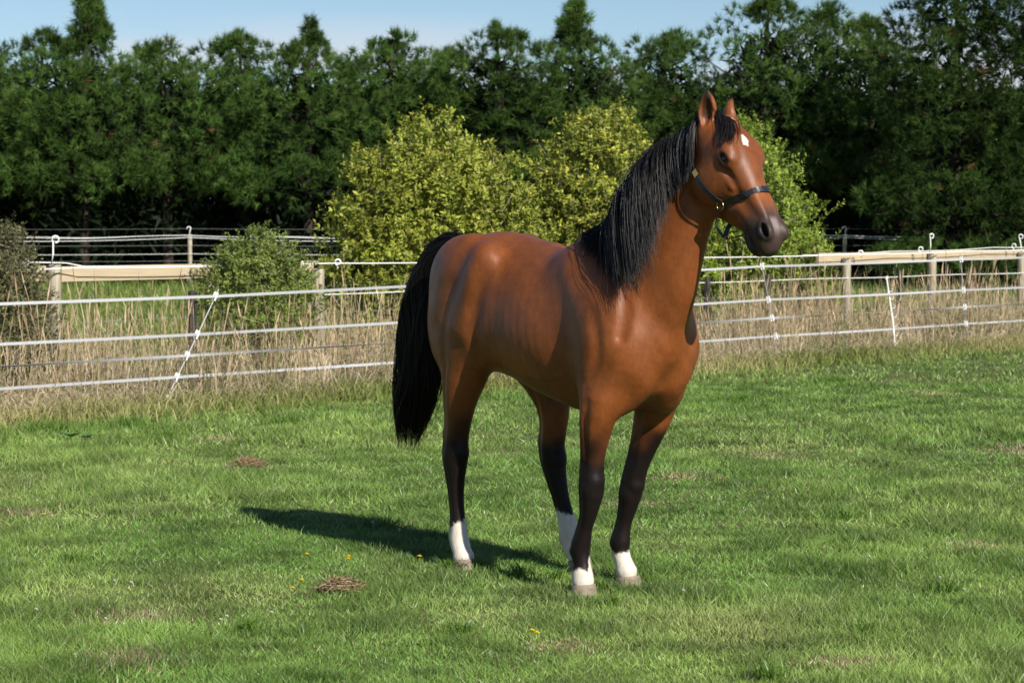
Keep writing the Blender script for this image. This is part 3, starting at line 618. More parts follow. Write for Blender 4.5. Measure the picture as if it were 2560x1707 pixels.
# head stations: u, wtop, wc, wbot, hw_top-ish, p
HST=np.array([
(-.055,-.045,-.09,-.13,.03,2,2),
(-.03,-.005,-.08,-.165,.062,2,2),
(.03,.030,-.07,-.19,.082,2.2,2),
(.09,.047,-.06,-.22,.094,2.6,1.9),
(.15,.053,-.055,-.245,.099,2.8,1.8),
(.21,.048,-.06,-.262,.094,2.6,1.7),
(.27,.036,-.07,-.265,.083,2.4,1.6),
(.33,.022,-.075,-.243,.070,2.3,1.7),
(.40,.008,-.075,-.205,.058,2.2,1.9),
(.47,-.004,-.075,-.166,.053,2.2,2),
(.53,-.014,-.08,-.150,.052,2.2,2.1),
(.57,-.026,-.085,-.146,.050,2.2,2.1),
(.605,-.046,-.09,-.138,.044,2.1,2.1),
(.63,-.075,-.10,-.122,.025,2,2)])
HST[:,0]*=HS[0];HST[:,1:4]*=HS[2];HST[:,4]*=HS[1]
def headshape(F):
    us=np.linspace(HST[0,0],HST[-1,0],160); C=cr(HST,84); T=np.stack([np.interp(us,C[:,0],C[:,i]) for i in range(7)],1)
    B=HB.astype(F32); o=HO.astype(F32)
    def fn(X,Y,Z):
        x=X-o[0];y=Y-o[1];z=Z-o[2]
        u=x*B[0,0]+y*B[0,1]+z*B[0,2]; v=x*B[1,0]+y*B[1,1]+z*B[1,2]; w=x*B[2,0]+y*B[2,1]+z*B[2,2]
        ip=lambda i: np.interp(u.ravel(),T[:,0],T[:,i]).astype(F32).reshape(u.shape)
        zt,zc,zb,hw,pu,pl=[ip(i) for i in range(1,7)]
        up=w>zc; h=np.where(up,zt-zc,zc-zb); p=np.where(up,pu,pl)
        q=(np.maximum(np.abs(v)/hw,1e-4)**p+np.maximum(np.abs(w-zc)/h,1e-4)**p)**(1/p)
        d=(q-1)*np.minimum(hw,h)
        over=np.maximum(F32(HST[0,0])-u,0)+np.maximum(u-F32(HST[-1,0]),0)
        return np.where(over>0,np.maximum(d,0)+over,d)
    c=np.array([hp(u,v,w) for u in (-.06,.64) for v in (-.11,.11) for w in (-.25,.06)])
    F.add(fn,c.min(0),c.max(0),.03)
def he(F,u,v,w,r,k=.015,op='u',rot=None):
    for s in ((1,-1) if v!=0 else (1,)):
        B=HB
        if rot is not None:
            ax,ang=rot; ang=ang*(s if ax!=1 else 1); c,sn=math.cos(ang),math.sin(ang)
            i,j=[(1,2),(2,0),(0,1)][ax]; B=HB.copy(); B[i]=HB[i]*c+HB[j]*sn; B[j]=HB[j]*c-HB[i]*sn
        ell(F,hp(u,v*s,w),np.array(r)*HS,k,B,op)
EARS=[]
def ear(F,s):
    base,tip,face = [np.array(v) for v in (((.947,-.035,2.101),(.983,-.055,2.259),(.55,-.85,0.)) if s<0 else ((.961,.115,2.108),(.936,.125,2.234),(.65,.75,0.)))]
    T=tip-base; L=np.linalg.norm(T); T/=L
    face-=T*face.dot(T); face/=np.linalg.norm(face); side=np.cross(T,face)
    P=[]
    for t,a,b in ((-.15,.034,.032),(.05,.030,.030),(.25,.034,.039),(.45,.033,.042),(.65,.026,.035),(.83,.015,.021),(.97,.005,.006)):
        c=base+T*L*t - face*(.010*math.sin(math.pi*max(t,0))); P.append(list(c)+[a,b])
    sweep(F,P,.022,18,lat=side)
    Q=[]
    for t,a,b in ((.10,.012,.010),(.25,.026,.024),(.45,.030,.031),(.65,.023,.025),(.85,.009,.011)):
        c=base+T*L*t+face*.020; Q.append(list(c)+[a,b])
    sweep(F,Q,.008,12,lat=side,op='s')
    EARS.append((base,tip,face))
# leg centre lines: x, y, z, radius fore and aft, radius across (x forward, y to the horse's left)
RF = [(0.423,-0.17,1.014,0.15,0.075), (0.423,-0.2,0.889,0.105,0.083), (0.394,-0.2,0.783,0.084,0.076), (0.364,-0.195,0.667,0.062,0.06), (0.349,-0.19,0.593,0.057,0.055), (0.346,-0.19,0.522,0.06,0.058), (0.34,-0.19,0.449,0.058,0.054), (0.32,-0.19,0.36,0.044,0.038), (0.296,-0.19,0.301,0.04,0.034), (0.278,-0.19,0.247,0.045,0.04), (0.261,-0.19,0.19,0.05,0.044), (0.275,-0.19,0.13,0.04,0.038), (0.278,-0.19,0.087,0.05,0.047), (.282,-.19,.05,.053,.051)]
LF = [(0.365,0.17,0.998,0.15,0.075), (0.328,0.2,0.847,0.11,0.085), (0.299,0.195,0.756,0.09,0.078), (0.259,0.18,0.637,0.066,0.062), (0.231,0.165,0.546,0.057,0.054), (0.207,0.16,0.468,0.058,0.055), (0.19,0.155,0.388,0.052,0.048), (0.166,0.15,0.306,0.043,0.037), (0.155,0.145,0.254,0.041,0.036), (0.143,0.14,0.192,0.051,0.045), (0.149,0.14,0.136,0.043,0.04), (0.179,0.135,0.09,0.042,0.042), (0.203,0.13,0.056,0.052,0.05)]
RH = [(-0.67,-0.16,1.289,0.2,0.12), (-0.673,-0.175,1.113,0.2,0.115), (-0.665,-0.185,0.977,0.16,0.1), (-0.696,-0.19,0.858,0.11,0.085), (-0.72,-0.19,0.739,0.082,0.066), (-0.737,-0.19,0.639,0.074,0.056), (-0.747,-0.19,0.56,0.082,0.056), (-0.747,-0.19,0.491,0.072,0.052), (-0.744,-0.19,0.413,0.054,0.042), (-0.737,-0.19,0.325,0.043,0.036), (-0.727,-0.19,0.238,0.042,0.036), (-0.716,-0.19,0.161,0.05,0.045), (-0.709,-0.19,0.116,0.052,0.047), (-0.689,-0.19,0.076,0.047,0.047), (-0.675,-0.19,0.048,0.053,0.053)]
LH = [(-0.65,0.16,1.243,0.2,0.12), (-0.593,0.18,1.046,0.19,0.11), (-0.521,0.2,0.911,0.14,0.09), (-0.475,0.21,0.785,0.098,0.075), (-0.482,0.215,0.684,0.08,0.062), (-0.501,0.22,0.597,0.078,0.058), (-0.492,0.22,0.527,0.08,0.056), (-0.469,0.22,0.45,0.066,0.048), (-0.44,0.225,0.354,0.05,0.04), (-0.404,0.23,0.259,0.045,0.038), (-0.375,0.23,0.194,0.054,0.046), (-0.369,0.23,0.146,0.054,0.046), (-0.349,0.235,0.089,0.044,0.042), (-0.305,0.235,0.061,0.055,0.05)]
NECK=[(.299,0,1.242,.417,.2),(.479,0,1.417,.325,.165),(.594,0,1.593,.28,.135),(.685,.01,1.734,.235,.112),(.778,.02,1.862,.208,.095),(.875,.03,1.946,.17,.085)]
def neck(F): sweep(F,NECK,.06,20)
def build(h=.008):
    F=Field((-1.12,-.42,.02),(1.62,.42,2.36),h)
    torso(F)
    neck(F)
    for s in (-1,1):
        # croup, hip, thigh
        ell(F,(-.68,s*.155,1.42),(.27,.125,.21),.05)
        ell(F,(-.45,s*.225,1.45),(.07,.05,.10),.09)
        ell(F,(-.80,s*.155,1.20),(.17,.115,.27),.05)
        ell(F,(-.55,s*.215,1.14),(.15,.075,.22),.06,basis((.35,0,-.9)))
        # shoulder blade, upper arm, triceps, breast
        ell(F,(.34,s*.158,1.29),(.30,.085,.17),.10,basis((.34,0,-.42)))
        ell(F,(.405,s*.205,1.08),(.125,.085,.22),.05); ell(F,(.42,s*.17,1.24),(.17,.09,.17),.07)
        ell(F,(.515,s*.165,1.12),(.11,.085,.13),.05)
        ell(F,(.545,s*.095,1.045),(.11,.10,.145),.035)
        ell(F,(.44,s*.11,.925),(.12,.085,.10),.05)
    for L in (RF,LF,RH,LH): sweep(F,L,.04,28)
    for s in (-1,1): ell(F,(.47,s*.14,.935),(.06,.07,.09),.05)
    ell(F,(.60,0,1.16),(.085,.13,.12),.06)
    # breast midline and folds (soft tapering grooves)
    def cut(pts,r,k):
        n=len(pts); sweep(F,[list(p)+[max(.002,r*math.sin(math.pi*(i+.35)/(n-.3)))]*2 for i,p in enumerate(pts)],k,8,op='s')
    for s in (-1,1):
        cut(((.245,s*.315,1.26),(.245,s*.32,1.12),(.262,s*.31,.99),(.29,s*.29,.90)),.008,.05)
        sweep(F,[(.21,s*.185,1.45,.03,.025),(.33,s*.215,1.31,.035,.028),(.46,s*.228,1.16,.04,.03)],.07,8)
        sweep(F,[(-.44,s*.225,1.50,.03,.03),(-.50,s*.255,1.36,.03,.026),(-.58,s*.258,1.18,.03,.02)],.08,8)
        sweep(F,[(-.62,s*.175,1.555,.03,.03),(-.70,s*.225,1.42,.03,.026),(-.78,s*.23,1.24,.03,.02)],.08,8)
        cut(((.46,s*.30,1.30),(.50,s*.295,1.18),(.49,s*.30,1.06),(.46,s*.31,.98)),.008,.05)
        cut(((.55,s*.175,1.56),(.585,s*.195,1.42),(.61,s*.215,1.28),(.60,s*.23,1.18)),.010,.05)
        cut(((.95,s*.125,1.75),(.86,s*.14,1.58),(.78,s*.155,1.42),(.72,s*.17,1.30)),.010,.05)
        cut(((-.60,s*.32,1.52),(-.64,s*.34,1.36),(-.68,s*.335,1.18),(-.70,s*.31,1.0)),.008,.06)
        cut(((-.36,s*.31,1.50),(-.40,s*.325,1.36),(-.44,s*.32,1.18),(-.43,s*.29,1.02)),.016,.08)
    # joints
    for L,sg in ((RF,-1),(LF,1)):
        L=np.array(L)
        k5=L[5]; ell(F,k5[:3]+(-.052,0,.0),(.022,.020,.032),.014); ell(F,k5[:3]+(.034,0,-.005),(.030,.040,.040),.012)           # back of knee
        for d in (-1,1): ell(F,L[6][:3]+(.008,d*.030,.03),(.03,.02,.03),.02)
        f=L[10] if sg<0 else L[9]; ell(F,f[:3]+(-.035,0,-.012),(.022,.026,.022),.02)
        for d in (-1,1):
            cut([L[i][:3]+(-.010,d*(L[i][4]+.006),0) for i in (5,6,7,8,9)],.011,.016)
            cut([L[i][:3]+(.012,d*(L[i][4]+.010),0) for i in (1,2,3,4,5)],.011,.03)
    for L in (RH,LH):
        L=np.array(L); ell(F,L[5][:3]+(-.080,0,.005),(.022,.022,.055),.02); ell(F,L[6][:3]+(.045,0,0),(.035,.040,.045),.02)
        f=L[11]; ell(F,f[:3]+(-.04,0,-.02),(.022,.026,.024),.02)
        for d in (-1,1):
            cut([L[i][:3]+(-.035,d*(L[i][4]+.006),0) for i in (2,3,4,5,6)],.015,.03)
            cut([L[i][:3]+(-.010,d*(L[i][4]+.006),0) for i in (7,8,9,10,11)],.011,.016)
    for s in (-1,1):                                  # veins under the skin
        for v in (((.40,.27,.95),(.385,.27,.86),(.37,.26,.74),(.352,.25,.62)),((.20,.27,.98),(.06,.28,.95),(-.10,.28,.96),(-.26,.27,1.0)))[(0 if s < 0 else 1):]:
            V_=snap(F,cr(np.array(v)*np.array([1,s,1]),12),-.003); sweep(F,[(*p_,.0055,.0055) for p_ in V_],.012,len(V_)-1)
    headshape(F)
    he(F,.205,.056,-.145,(.100,.045,.105),.022)      # cheek
    he(F,.202,.080,-.008,(.048,.026,.032),.025)    # orbit
    he(F,.172,.072,.014,(.055,.026,.024),.02)      # brow
    he(F,.31,.064,-.062,(.090,.014,.013),.012)       # facial crest
    he(F,.43,.034,-.02,(.10,.015,.018),.02)        # nasal bone edge
    he(F,.275,.086,-.040,(.04,.016,.010),.022,'s'); he(F,.40,.066,-.060,(.06,.014,.020),.02,'s')   # hollow before crest
    he(F,.115,.098,-.002,(.030,.020,.022),.02,'s')      # temple hollow
    he(F,.350,.074,-.135,(.018,.026,.085),.022,'s',(1,.35)) # front of masseter
    he(F,.56,.036,-.062,(.045,.026,.042),.018)     # nostril bulge
    he(F,.595,0,-.098,(.040,.046,.042),.02)        # upper lip
    he(F,.562,0,-.150,(.046,.038,.026),.018)       # lower lip
    he(F,.525,0,-.152,(.04,.03,.022),.02)           # chin
    he(F,.558,.046,-.040,(.046,.020,.028),.010); he(F,.560,.064,-.038,(.034,.034,.0155),.005,'s',(1,.10))   # nostril
    he(F,.545,.052,-.126,(.070,.028,.0050),.005,'s',(1,.14))  # mouth
    he(F,.207,.106,-.010,(.022,.014,.0135),.006,'s') # eye socket
    he(F,.200,.094,.010,(.034,.010,.007),.008,rot=(1,-.15)); he(F,.208,.094,-.030,(.028,.009,.006),.008)   # eyelids
    for s in (-1,1): ear(F,s)
    P,Q=surface_nets(F); P=smooth(P,Q,3)
    return F,P,Q
FLD, HP, HQ = build(.0074)
def samp(p):
    q = np.clip((p - FLD.lo)/FLD.h, 0, FLD.n - 1.001); i = q.astype(int); f = q - i; G = FLD.G; r = 0
    for a in (0, 1):
        for b in (0, 1):
            for c in (0, 1):
                r = r + (f[:,0] if a else 1-f[:,0])*(f[:,1] if b else 1-f[:,1])*(f[:,2] if c else 1-f[:,2])*G[i[:,0]+a, i[:,1]+b, i[:,2]+c]
    return r
def grad(p, e=.007): return np.stack([(samp(p + v) - samp(p - v))/(2*e) for v in np.eye(3)*e], 1)
def push(p, off, only_in=True, it=2):
    for _ in range(it):
        f = samp(p); g = grad(p); d = (off - f)/np.maximum((g*g).sum(1), .05)
        if only_in: d = np.where(f < off, d, 0)
        p = p + g*np.clip(d, -.05, .05)[:, None]
    return p
def sstep(a, b, x): t = np.clip((x - a)/(b - a), 0, 1); return t*t*(3 - 2*t)
# faint ribs under the skin
nrm = unit(grad(HP)); x, y, z = HP.T
rib = .0004*np.sin(2*math.pi*(x + .16*z)/.062)*sstep(-.42,-.25,x)*sstep(.16,.0,x)*sstep(.92,1.0,z)*sstep(1.45,1.25,z)*sstep(.12,.2,np.abs(y))
HP = HP + nrm*rib[:, None]; x, y, z = HP.T
# ---- coat colours (markings of the animal itself, plus painted dark in the nostril pit)
w1 = waves(11, 20, 8, 60); w2 = waves(12, 24, 40, 260)
nz = w1(x + y*.7, z - y*.5); nf = w2(x + .8*y, z + .6*y)
bay = np.array([.182,.053,.0120]); c = bay*(1 + .10*nz[:, None]) + np.array([.03,.012,.004])*np.clip(nf, -1, 1)[:, None]*.35
c = c*(1 - .12*sstep(1.40, 1.6, z)*sstep(.4, .1, x))[:, None]
def blend(c, col, t): return c*(1 - t[:, None]) + np.array(col)*t[:, None]
black = (.0058,.0055,.0060); frontleg = x > 0
c = blend(c, black, np.where(frontleg & (z < .85), sstep(.80, .60, z + .035*nz), 0)*.98)
c = blend(c, black, np.where(~frontleg & (z < .85), sstep(.80, .56, z + .03*nz), 0)*.97)
rf = frontleg & (y < -.03); lf = frontleg & (y >= -.03) ; rh = ~frontleg & (y < 0); lh = ~frontleg & (y >= 0)
edge = .010*nf + .012*nz
for msk, hgt in ((rf, .120 + .045*sstep(-.195, -.165, y)), (lf, .118 + .03*sstep(.13, .105, y)), (rh, .200 - .03*sstep(-.70, -.76, x)), (lh, .240 + 0*y)):
    c = blend(c, (.60,.54,.46), np.where(msk & (z < .5), sstep(.008, -.008, z - hgt + edge), 0))
hd = (HP - HO) @ HB.T/HS; hu, hv, hw = hd.T; ishead = (z > 1.5) & (x > .9) & (hu > -.05)
c = blend(c, (.034,.027,.025), np.where(ishead, sstep(.42, .56, hu + .02*nz - .25*(hw + .08)), 0)*.93)
c = blend(c, (.020,.017,.017), np.where(ishead, sstep(.50, .60, hu)*sstep(-.09, -.14, hw), 0)*.8)
de = np.sqrt((hu - .207)**2 + (np.abs(hv) - .10)**2 + ((hw + .010)*1.2)**2); c = blend(c, (.015,.011,.010), np.where(ishead, sstep(.040, .024, de), 0)*.9)
dn = np.sqrt((hu - .56)**2 + (np.abs(hv) - .060)**2*1.4 + (hw + .045)**2); c = blend(c, (.012,.010,.010), np.where(ishead, sstep(.040, .028, dn), 0)*.9)  # near-black in the nostril pit stands in for the shade inside it
st = np.maximum(np.abs(hu - .160)/.034, np.abs(hv + .008 + .2*(hu-.16))/.018) + .5*(np.abs(hu - .160)/.034 + np.abs(hv + .008)/.018) ; c = blend(c, (.66,.60,.54), np.where(ishead & (hw > .02), sstep(1.55, 1.0, st + .30*nf), 0))
sn = np.where(ishead & (hw > -.06), sstep(.026, .010, np.abs(hv + .004))*sstep(.50,.53,hu)*sstep(.60,.55,hu), 0); c = blend(c, (.32,.26,.25), sn*.6)
for eb, et, ef in EARS:
    ax = et - eb; L = np.linalg.norm(ax); ax = ax/L; q = HP - eb; t = q @ ax/L; dist = np.linalg.norm(q - (t*L)[:, None]*ax, axis=1); e = (t > .02) & (t < 1.15) & (dist < .055)
    ef = ef - ax*ef.dot(ax); ef /= np.linalg.norm(ef)
    c = blend(c, (.016,.011,.010), np.where(e, sstep(.78, .98, t), 0)); inside = np.where(e, sstep(.25, .8, nrm @ ef)*sstep(.028, .016, dist)*sstep(.1,.3,t), 0); c = blend(c, (.028,.014,.010), inside*.85)
HM = mat('bay_coat', tint=True, rough=.48, spec=.33, noise=(70, 5, .88, 1.10, (1,1,.35)), bump=(210, .45, .0016, (1,1,.4)))
nt_ = HM.node_tree; pb = nt_.nodes['Principled BSDF']; vc = [q for q in nt_.nodes if q.type == 'VERTEX_COLOR'][0]
bw = nt_.nodes.new('ShaderNodeRGBToBW'); sr = nt_.nodes.new('ShaderNodeMapRange'); sr.inputs[1].default_value = .010; sr.inputs[2].default_value = .06; sr.inputs[3].default_value = .16; sr.inputs[4].default_value = .38
nt_.links.new(vc.outputs[0], bw.inputs[0]); nt_.links.new(bw.outputs[0], sr.inputs[0]); nt_.links.new(sr.outputs[0], pb.inputs['Specular IOR Level'])      # black hair shines less than bay
b1 = [q for q in nt_.nodes if q.type == 'BUMP'][0]; b2 = nt_.nodes.new('ShaderNodeBump'); n2 = nt_.nodes.new('ShaderNodeTexNoise'); t2 = nt_.nodes.new('ShaderNodeTexCoord')
n2.inputs['Scale'].default_value = 26; n2.inputs['Detail'].default_value = 7; n2.inputs['Roughness'].default_value = .62; b2.inputs['Strength'].default_value = .30; b2.inputs['Distance'].default_value = .004
nt_.links.new(t2.outputs['Object'], n2.inputs['Vector']); nt_.links.new(n2.outputs[0], b2.inputs['Height']); nt_.links.new(b2.outputs[0], b1.inputs['Normal'])
HLOC, HROT = (.312, 10.685, 0), (0, 0, -math.radians(54))
me = npmesh('horse', HP, quads=HQ, smooth=True, color=np.clip(c, 0, 1)); horse = ob('horse', me, HM); horse.location = HLOC; horse.rotation_euler = HROT
tag(horse, 'bay horse with black mane and tail and white socks, standing on the lawn', 'horse')
# ---- hooves
hoof_m = mat('hoof_horn', (.25,.20,.15), .65, .3, noise=(22, 4, .6, 1.2, (1,1,2.5)), bump=(40, .4, .004, (1,1,3)))
for (cx, cy, cz), (bx, by), ry, yaw in (((.284,-.19,.020), (.292,-.19), .064, 0), ((.210,.130,.020), (.222,.130), .067, .05), ((-.672,-.19,.022), (-.662,-.19), .063, -.1), ((-.298,.235,.030), (-.280,.235), .062, 0)):
    mb = MB(); V = []; n = 22; rows = 7
    for i in range(rows):
        t = i/(rows - 1); zz_ = cz + .012 - (cz + .046)*t; r = (.054 + (ry*1.06 - .054)*t**.9)*(1.02 if i == 0 else 1)
        for j in range(n):
            a = 2*math.pi*j/n; ca, sa = math.cos(a), math.sin(a); X = cx + (bx - cx)*t + r*(1.08*ca if ca > 0 else .92*ca)
            if ca < -.75: X += .010*(1 - abs(sa))                       # heel cleft
            V.append((X, cy + (by - cy)*t + r*sa + yaw*(X - cx), zz_ + (.010*ca if i < 2 else 0)))
    V.append((cx, cy, cz + .012)); V.append((bx, by, -.034)); k = len(V) - 2
    mb.add(V, [(i*n+j, (i+1)*n+j, (i+1)*n+(j+1) % n, i*n+(j+1) % n) for i in range(rows-1) for j in range(n)], [(k, j, (j+1) % n) for j in range(n)] + [(k+1, (rows-1)*n+(j+1) % n, (rows-1)*n+j) for j in range(n)])
    mb.build('hoof', hoof_m, horse, True)
# ---- eyes
eye_m = mat('eye', (.012,.007,.005), .06, .6)
u_ = np.linspace(0, math.pi, 13); v_ = np.linspace(0, 2*math.pi, 21)[:-1]
SV = np.array([(math.sin(a)*math.cos(b), math.sin(a)*math.sin(b), math.cos(a)) for a in u_ for b in v_])*.0235
SQ = [(i*20+j, (i+1)*20+j, (i+1)*20+(j+1) % 20, i*20+(j+1) % 20) for i in range(12) for j in range(20)]
eme = npmesh('eye', SV, quads=SQ, smooth=True)
for s in (-1, 1):
    e = ob('eye', eme, eye_m, horse); e.location = hp(.207, s*.082, -.010)
# ---- hair
def strands(name, P, r0, r1, mtl, parent, col):
    """P (n, m, 3) strand points -> three-sided tubes"""
    n, m, _ = P.shape; T = np.gradient(P, axis=1); T = unit(T); ref = unit(np.random.default_rng(5).normal(0, 1, (n, 1, 3))); a = unit(np.cross(T, ref)); b = np.cross(T, a)
    t = np.linspace(0, 1, m)[None, :, None]; r = r0[:, None, None]*(1 - t**2.2) + r1*t**2.2
    V = np.stack([P + r*(a*math.cos(w) + b*math.sin(w)) for w in (0, 2.0944, 4.1888)], 2).reshape(-1, 3)
    I = np.arange(n*m*3).reshape(n, m, 3); q = np.concatenate([np.stack([I[:, :-1, j], I[:, :-1, (j+1) % 3], I[:, 1:, (j+1) % 3], I[:, 1:, j]], -1).reshape(-1, 4) for j in range(3)])
    C = np.repeat(col, m*3, axis=0)
    return ob(name, npmesh(name, V, quads=q, smooth=True, color=C), mtl, parent)
hair_m = mat('black_hair', tint=True, rough=.33, spec=.36)
def haircol(r, n, brown=.0): 
    k = r.uniform(0, 1, n)[:, None]; return np.array([.0062,.0058,.0064])*(.6 + .9*k) + np.array([.02,.010,.006])*(r.uniform(0, 1, (n, 1)) < brown)
CREST = np.array([(.03,0,1.600),(.163,0,1.624),(.276,0,1.671),(.451,0,1.834),(.586,.01,1.948),(.721,.02,2.062),(.864,.03,2.116),(.944,.03,2.141)])
def along(C, s):
    L = np.r_[0, np.cumsum(np.linalg.norm(np.diff(C, axis=0), axis=1))]; L /= L[-1]; return np.stack([np.interp(s, L, C[:, i]) for i in range(3)], 1)
CR_ = cr(CREST, 60)
def fall(r, roots, d0, length, off, m, bias, grav=.30, jit=.05, follow=None):
    """let each strand fall from its root over the body"""
    n = len(roots); p = push(roots, np.full(n, .001), False, 4); d = unit(d0); out = [p]; ds = length/(m - 1)
    for i in range(m - 1):
        d = unit(d*(1 - grav) + (bias + np.array([0, 0, -1.]))*grav + jit*r.normal(0, 1, (n, 3))*.5)
        q = push(p + d*ds[:, None], off*min(1, (i + 1)/3)); d = unit(q - p)*.7 + d*.3; p = q; out.append(p)
    return np.stack(out, 1)
def clump(r, P, root_s, k, amt):
    """pull neighbouring strands together towards their tips"""
    n, m, _ = P.shape; o = np.argsort(root_s + r.normal(0, .008, n)); t = (np.linspace(0, 1, m)**1.1)[None, :, None]
    for g in np.array_split(o, k): c_ = P[g].mean(0, keepdims=True) if len(g) < 3 else P[g[:3]].mean(0, keepdims=True); P[g] = P[g]*(1 - amt*t) + c_*amt*t
    return P
r = np.random.default_rng(21); N = 3900; s = .22 + .77*r.uniform(0, 1, N)
root = along(CR_, s) + np.stack([np.zeros(N), r.normal(-.003, .009, N), np.zeros(N)], 1)
length = np.interp(s, [0, .19, .26, .34, .42, .50, .58, .66, .72, .77, .9, 1], [.15, .20, .26, .38, .54, .66, .72, .68, .56, .36, .33, .28])*(.45 + .62*r.uniform(0, 1, N)**.7)
over = np.where(r.uniform(0, 1, N) < .93, -1, .35)
d0 = np.stack([r.normal(-.05, .12, N), over*r.uniform(.5, 1.0, N), r.uniform(.25, .8, N)], 1)
bias = np.stack([np.interp(s, [0, .2, .45, .7, 1], [-.3, -.08, .24, .32, .22]) + r.normal(0, .06, N), over*.10, np.zeros(N)], 1)
MN = fall(r, root, d0, length, .003 + .019*r.uniform(0, 1, N)**1.5, 15, bias)
MN = clump(r, MN, s, 170, .48)
strands('mane', MN, r.uniform(.0010, .0017, N), .0003, hair_m, horse, haircol(r, N, .04))
# wither tuft, standing up and back
r = np.random.default_rng(22); N = 110; s = r.uniform(.17, .27, N); root = along(CR_, s) + np.stack([np.zeros(N), r.normal(0, .012, N), np.zeros(N)], 1)
T1 = fall(r, root, np.stack([r.normal(-.7, .25, N), r.normal(-.3, .3, N), r.uniform(.3, 1.0, N)], 1), r.uniform(.08, .17, N), np.full(N, .006), 10, np.stack([np.full(N, -.7), np.full(N, -.2), np.zeros(N)], 1), grav=.16)
strands('mane_tuft', T1, r.uniform(.001, .0016, N), .0004, hair_m, horse, haircol(r, N))
# forelock
r = np.random.default_rng(23); N = 380; uu = r.uniform(-.03, .03, N); root = np.array([hp(a, b, .03) for a, b in zip(uu, r.normal(-.022, .014, N))])
side = np.where(r.uniform(0, 1, N) < .95, -1, .5)
dF = np.array([HB[0]*1.0 + HB[2]*.45 + HB[1]*b*.5 for b in side*r.uniform(.2, 1.0, N)])
FL = fall(r, root, dF, r.uniform(.09, .22, N), .003 + .014*r.uniform(0, 1, N), 16, np.array([HB[1]*b + HB[0]*.2 for b in side*r.uniform(.15, .65, N)]), grav=.14, jit=.08)
FL = clump(r, FL, uu + r.uniform(0, .02, N), 34, .5)
strands('forelock', FL, r.uniform(.0010, .0016, N), .0004, hair_m, horse, haircol(r, N, .35))
# tail
TC = cr(np.array([(-.845,0,1.565),(-.95,-.01,1.582),(-1.06,-.045,1.552),(-1.14,-.07,1.45),(-1.178,-.09,1.313),(-1.188,-.1,1.13),(-1.203,-.1,.946),(-1.245,-.1,.781),(-1.290,-.1,.646),(-1.325,-.1,.43)]), 72)
r = np.random.default_rng(24); N = 2900; m = 17; t0 = r.uniform(0, .30, N)**1.15; t1 = np.clip(1 - np.abs(r.normal(0, .20, N)), .42, 1.0); tt_ = t0[:, None] + (t1 - t0)[:, None]*np.linspace(0, 1, m)[None]
C3 = along(TC, tt_.ravel()).reshape(N, m, 3); TG = unit(np.stack([np.gradient(along(TC, np.linspace(0, 1, 73))[:, i]) for i in range(3)], 1)); tg = np.stack([np.interp(tt_, np.linspace(0, 1, 73), TG[:, i]) for i in range(3)], -1)
e2 = np.array([0, 1., 0]); e1 = unit(np.cross(tg, e2)); ph = r.uniform(0, 2*math.pi, N); rho = np.sqrt(r.uniform(0, 1, N))
rad = np.interp(tt_, [0, .06, .15, .3, .45, .62, .75, .88, 1], [.034, .050, .066, .088, .094, .102, .116, .090, .022])
grow = .30 + .70*sstep(0, .16, tt_ - t0[:, None])
wob = .014*np.sin(tt_*9 + ph[:, None]*3) + .009*np.sin(tt_*23 + ph[:, None]*7)
TP = C3 + e1*(rad*grow*(rho*np.cos(ph))[:, None] + wob)[..., None] + e2*(rad*1.05*grow*(rho*np.sin(ph))[:, None] + wob)[..., None]
key = np.floor((rho*np.cos(ph) + 1)*5.5)*100 + np.floor((rho*np.sin(ph) + 1)*5.5)
for kk in np.unique(key):
    g = np.where(key == kk)[0]; cm = TP[g].mean(0, keepdims=True); w_ = (.55*np.linspace(0, 1, m)**1.4)[None, :, None]; TP[g] = TP[g]*(1 - w_) + cm*w_
fz = r.uniform(0, 1, N) < .10; TP[fz] += (np.linspace(0, 1, m)[None, :, None]**1.3)*r.normal(0, .03, (fz.sum(), 1, 3))
top = tt_ < .10; TP[..., 2] += np.where(r.uniform(0, 1, (N, 1)) < .25, .03*np.sin(np.clip(tt_ - t0[:, None], 0, .12)/.12*math.pi), 0)
strands('tail', TP, r.uniform(.0011, .0019, N), .0003, hair_m, horse, haircol(r, N, .02))

# ------------------------------------------------------------------ halter
halter = empty('halter', HLOC, 'black leather halter with brass rings worn on the head of the horse', 'halter'); halter.rotation_euler = HROT
leather = mat('black_leather', (.014,.016,.022), .38, .5, noise=(60, 3, .7, 1.4, (1,1,1)), bump=(150, .15, .001, (1,1,1)))
brass = mat('brass', (.62,.44,.18), .28, .5, metal=1)
def strap(name, ctrl, w, off=.005, n=40, snap=True, parent=halter):
    P = cr(np.array([hp(*q) for q in ctrl]), n)
    if snap: P = push(P, np.full(len(P), off), False, 6); 
    for _ in range(3): P[1:-1] = P[1:-1]*.5 + (P[:-2] + P[2:])*.25
    g = unit(grad(P, .02)) if snap else unit(P - hp(.40, 0, -.10)); T = unit(np.gradient(P, axis=0)); W = unit(np.cross(T, g))
    mb = MB(); mb.ribbon(P, w, W, .0022); mb.build(name, leather, parent)
    return P
nb = [(.345,-.07,-.155),(.352,-.066,-.115),(.365,-.058,-.065),(.380,-.035,-.01),(.386,0,.012),(.380,.035,-.01),(.365,.058,-.065),(.352,.066,-.115),(.345,.07,-.155)]
strap('noseband', nb, .026)
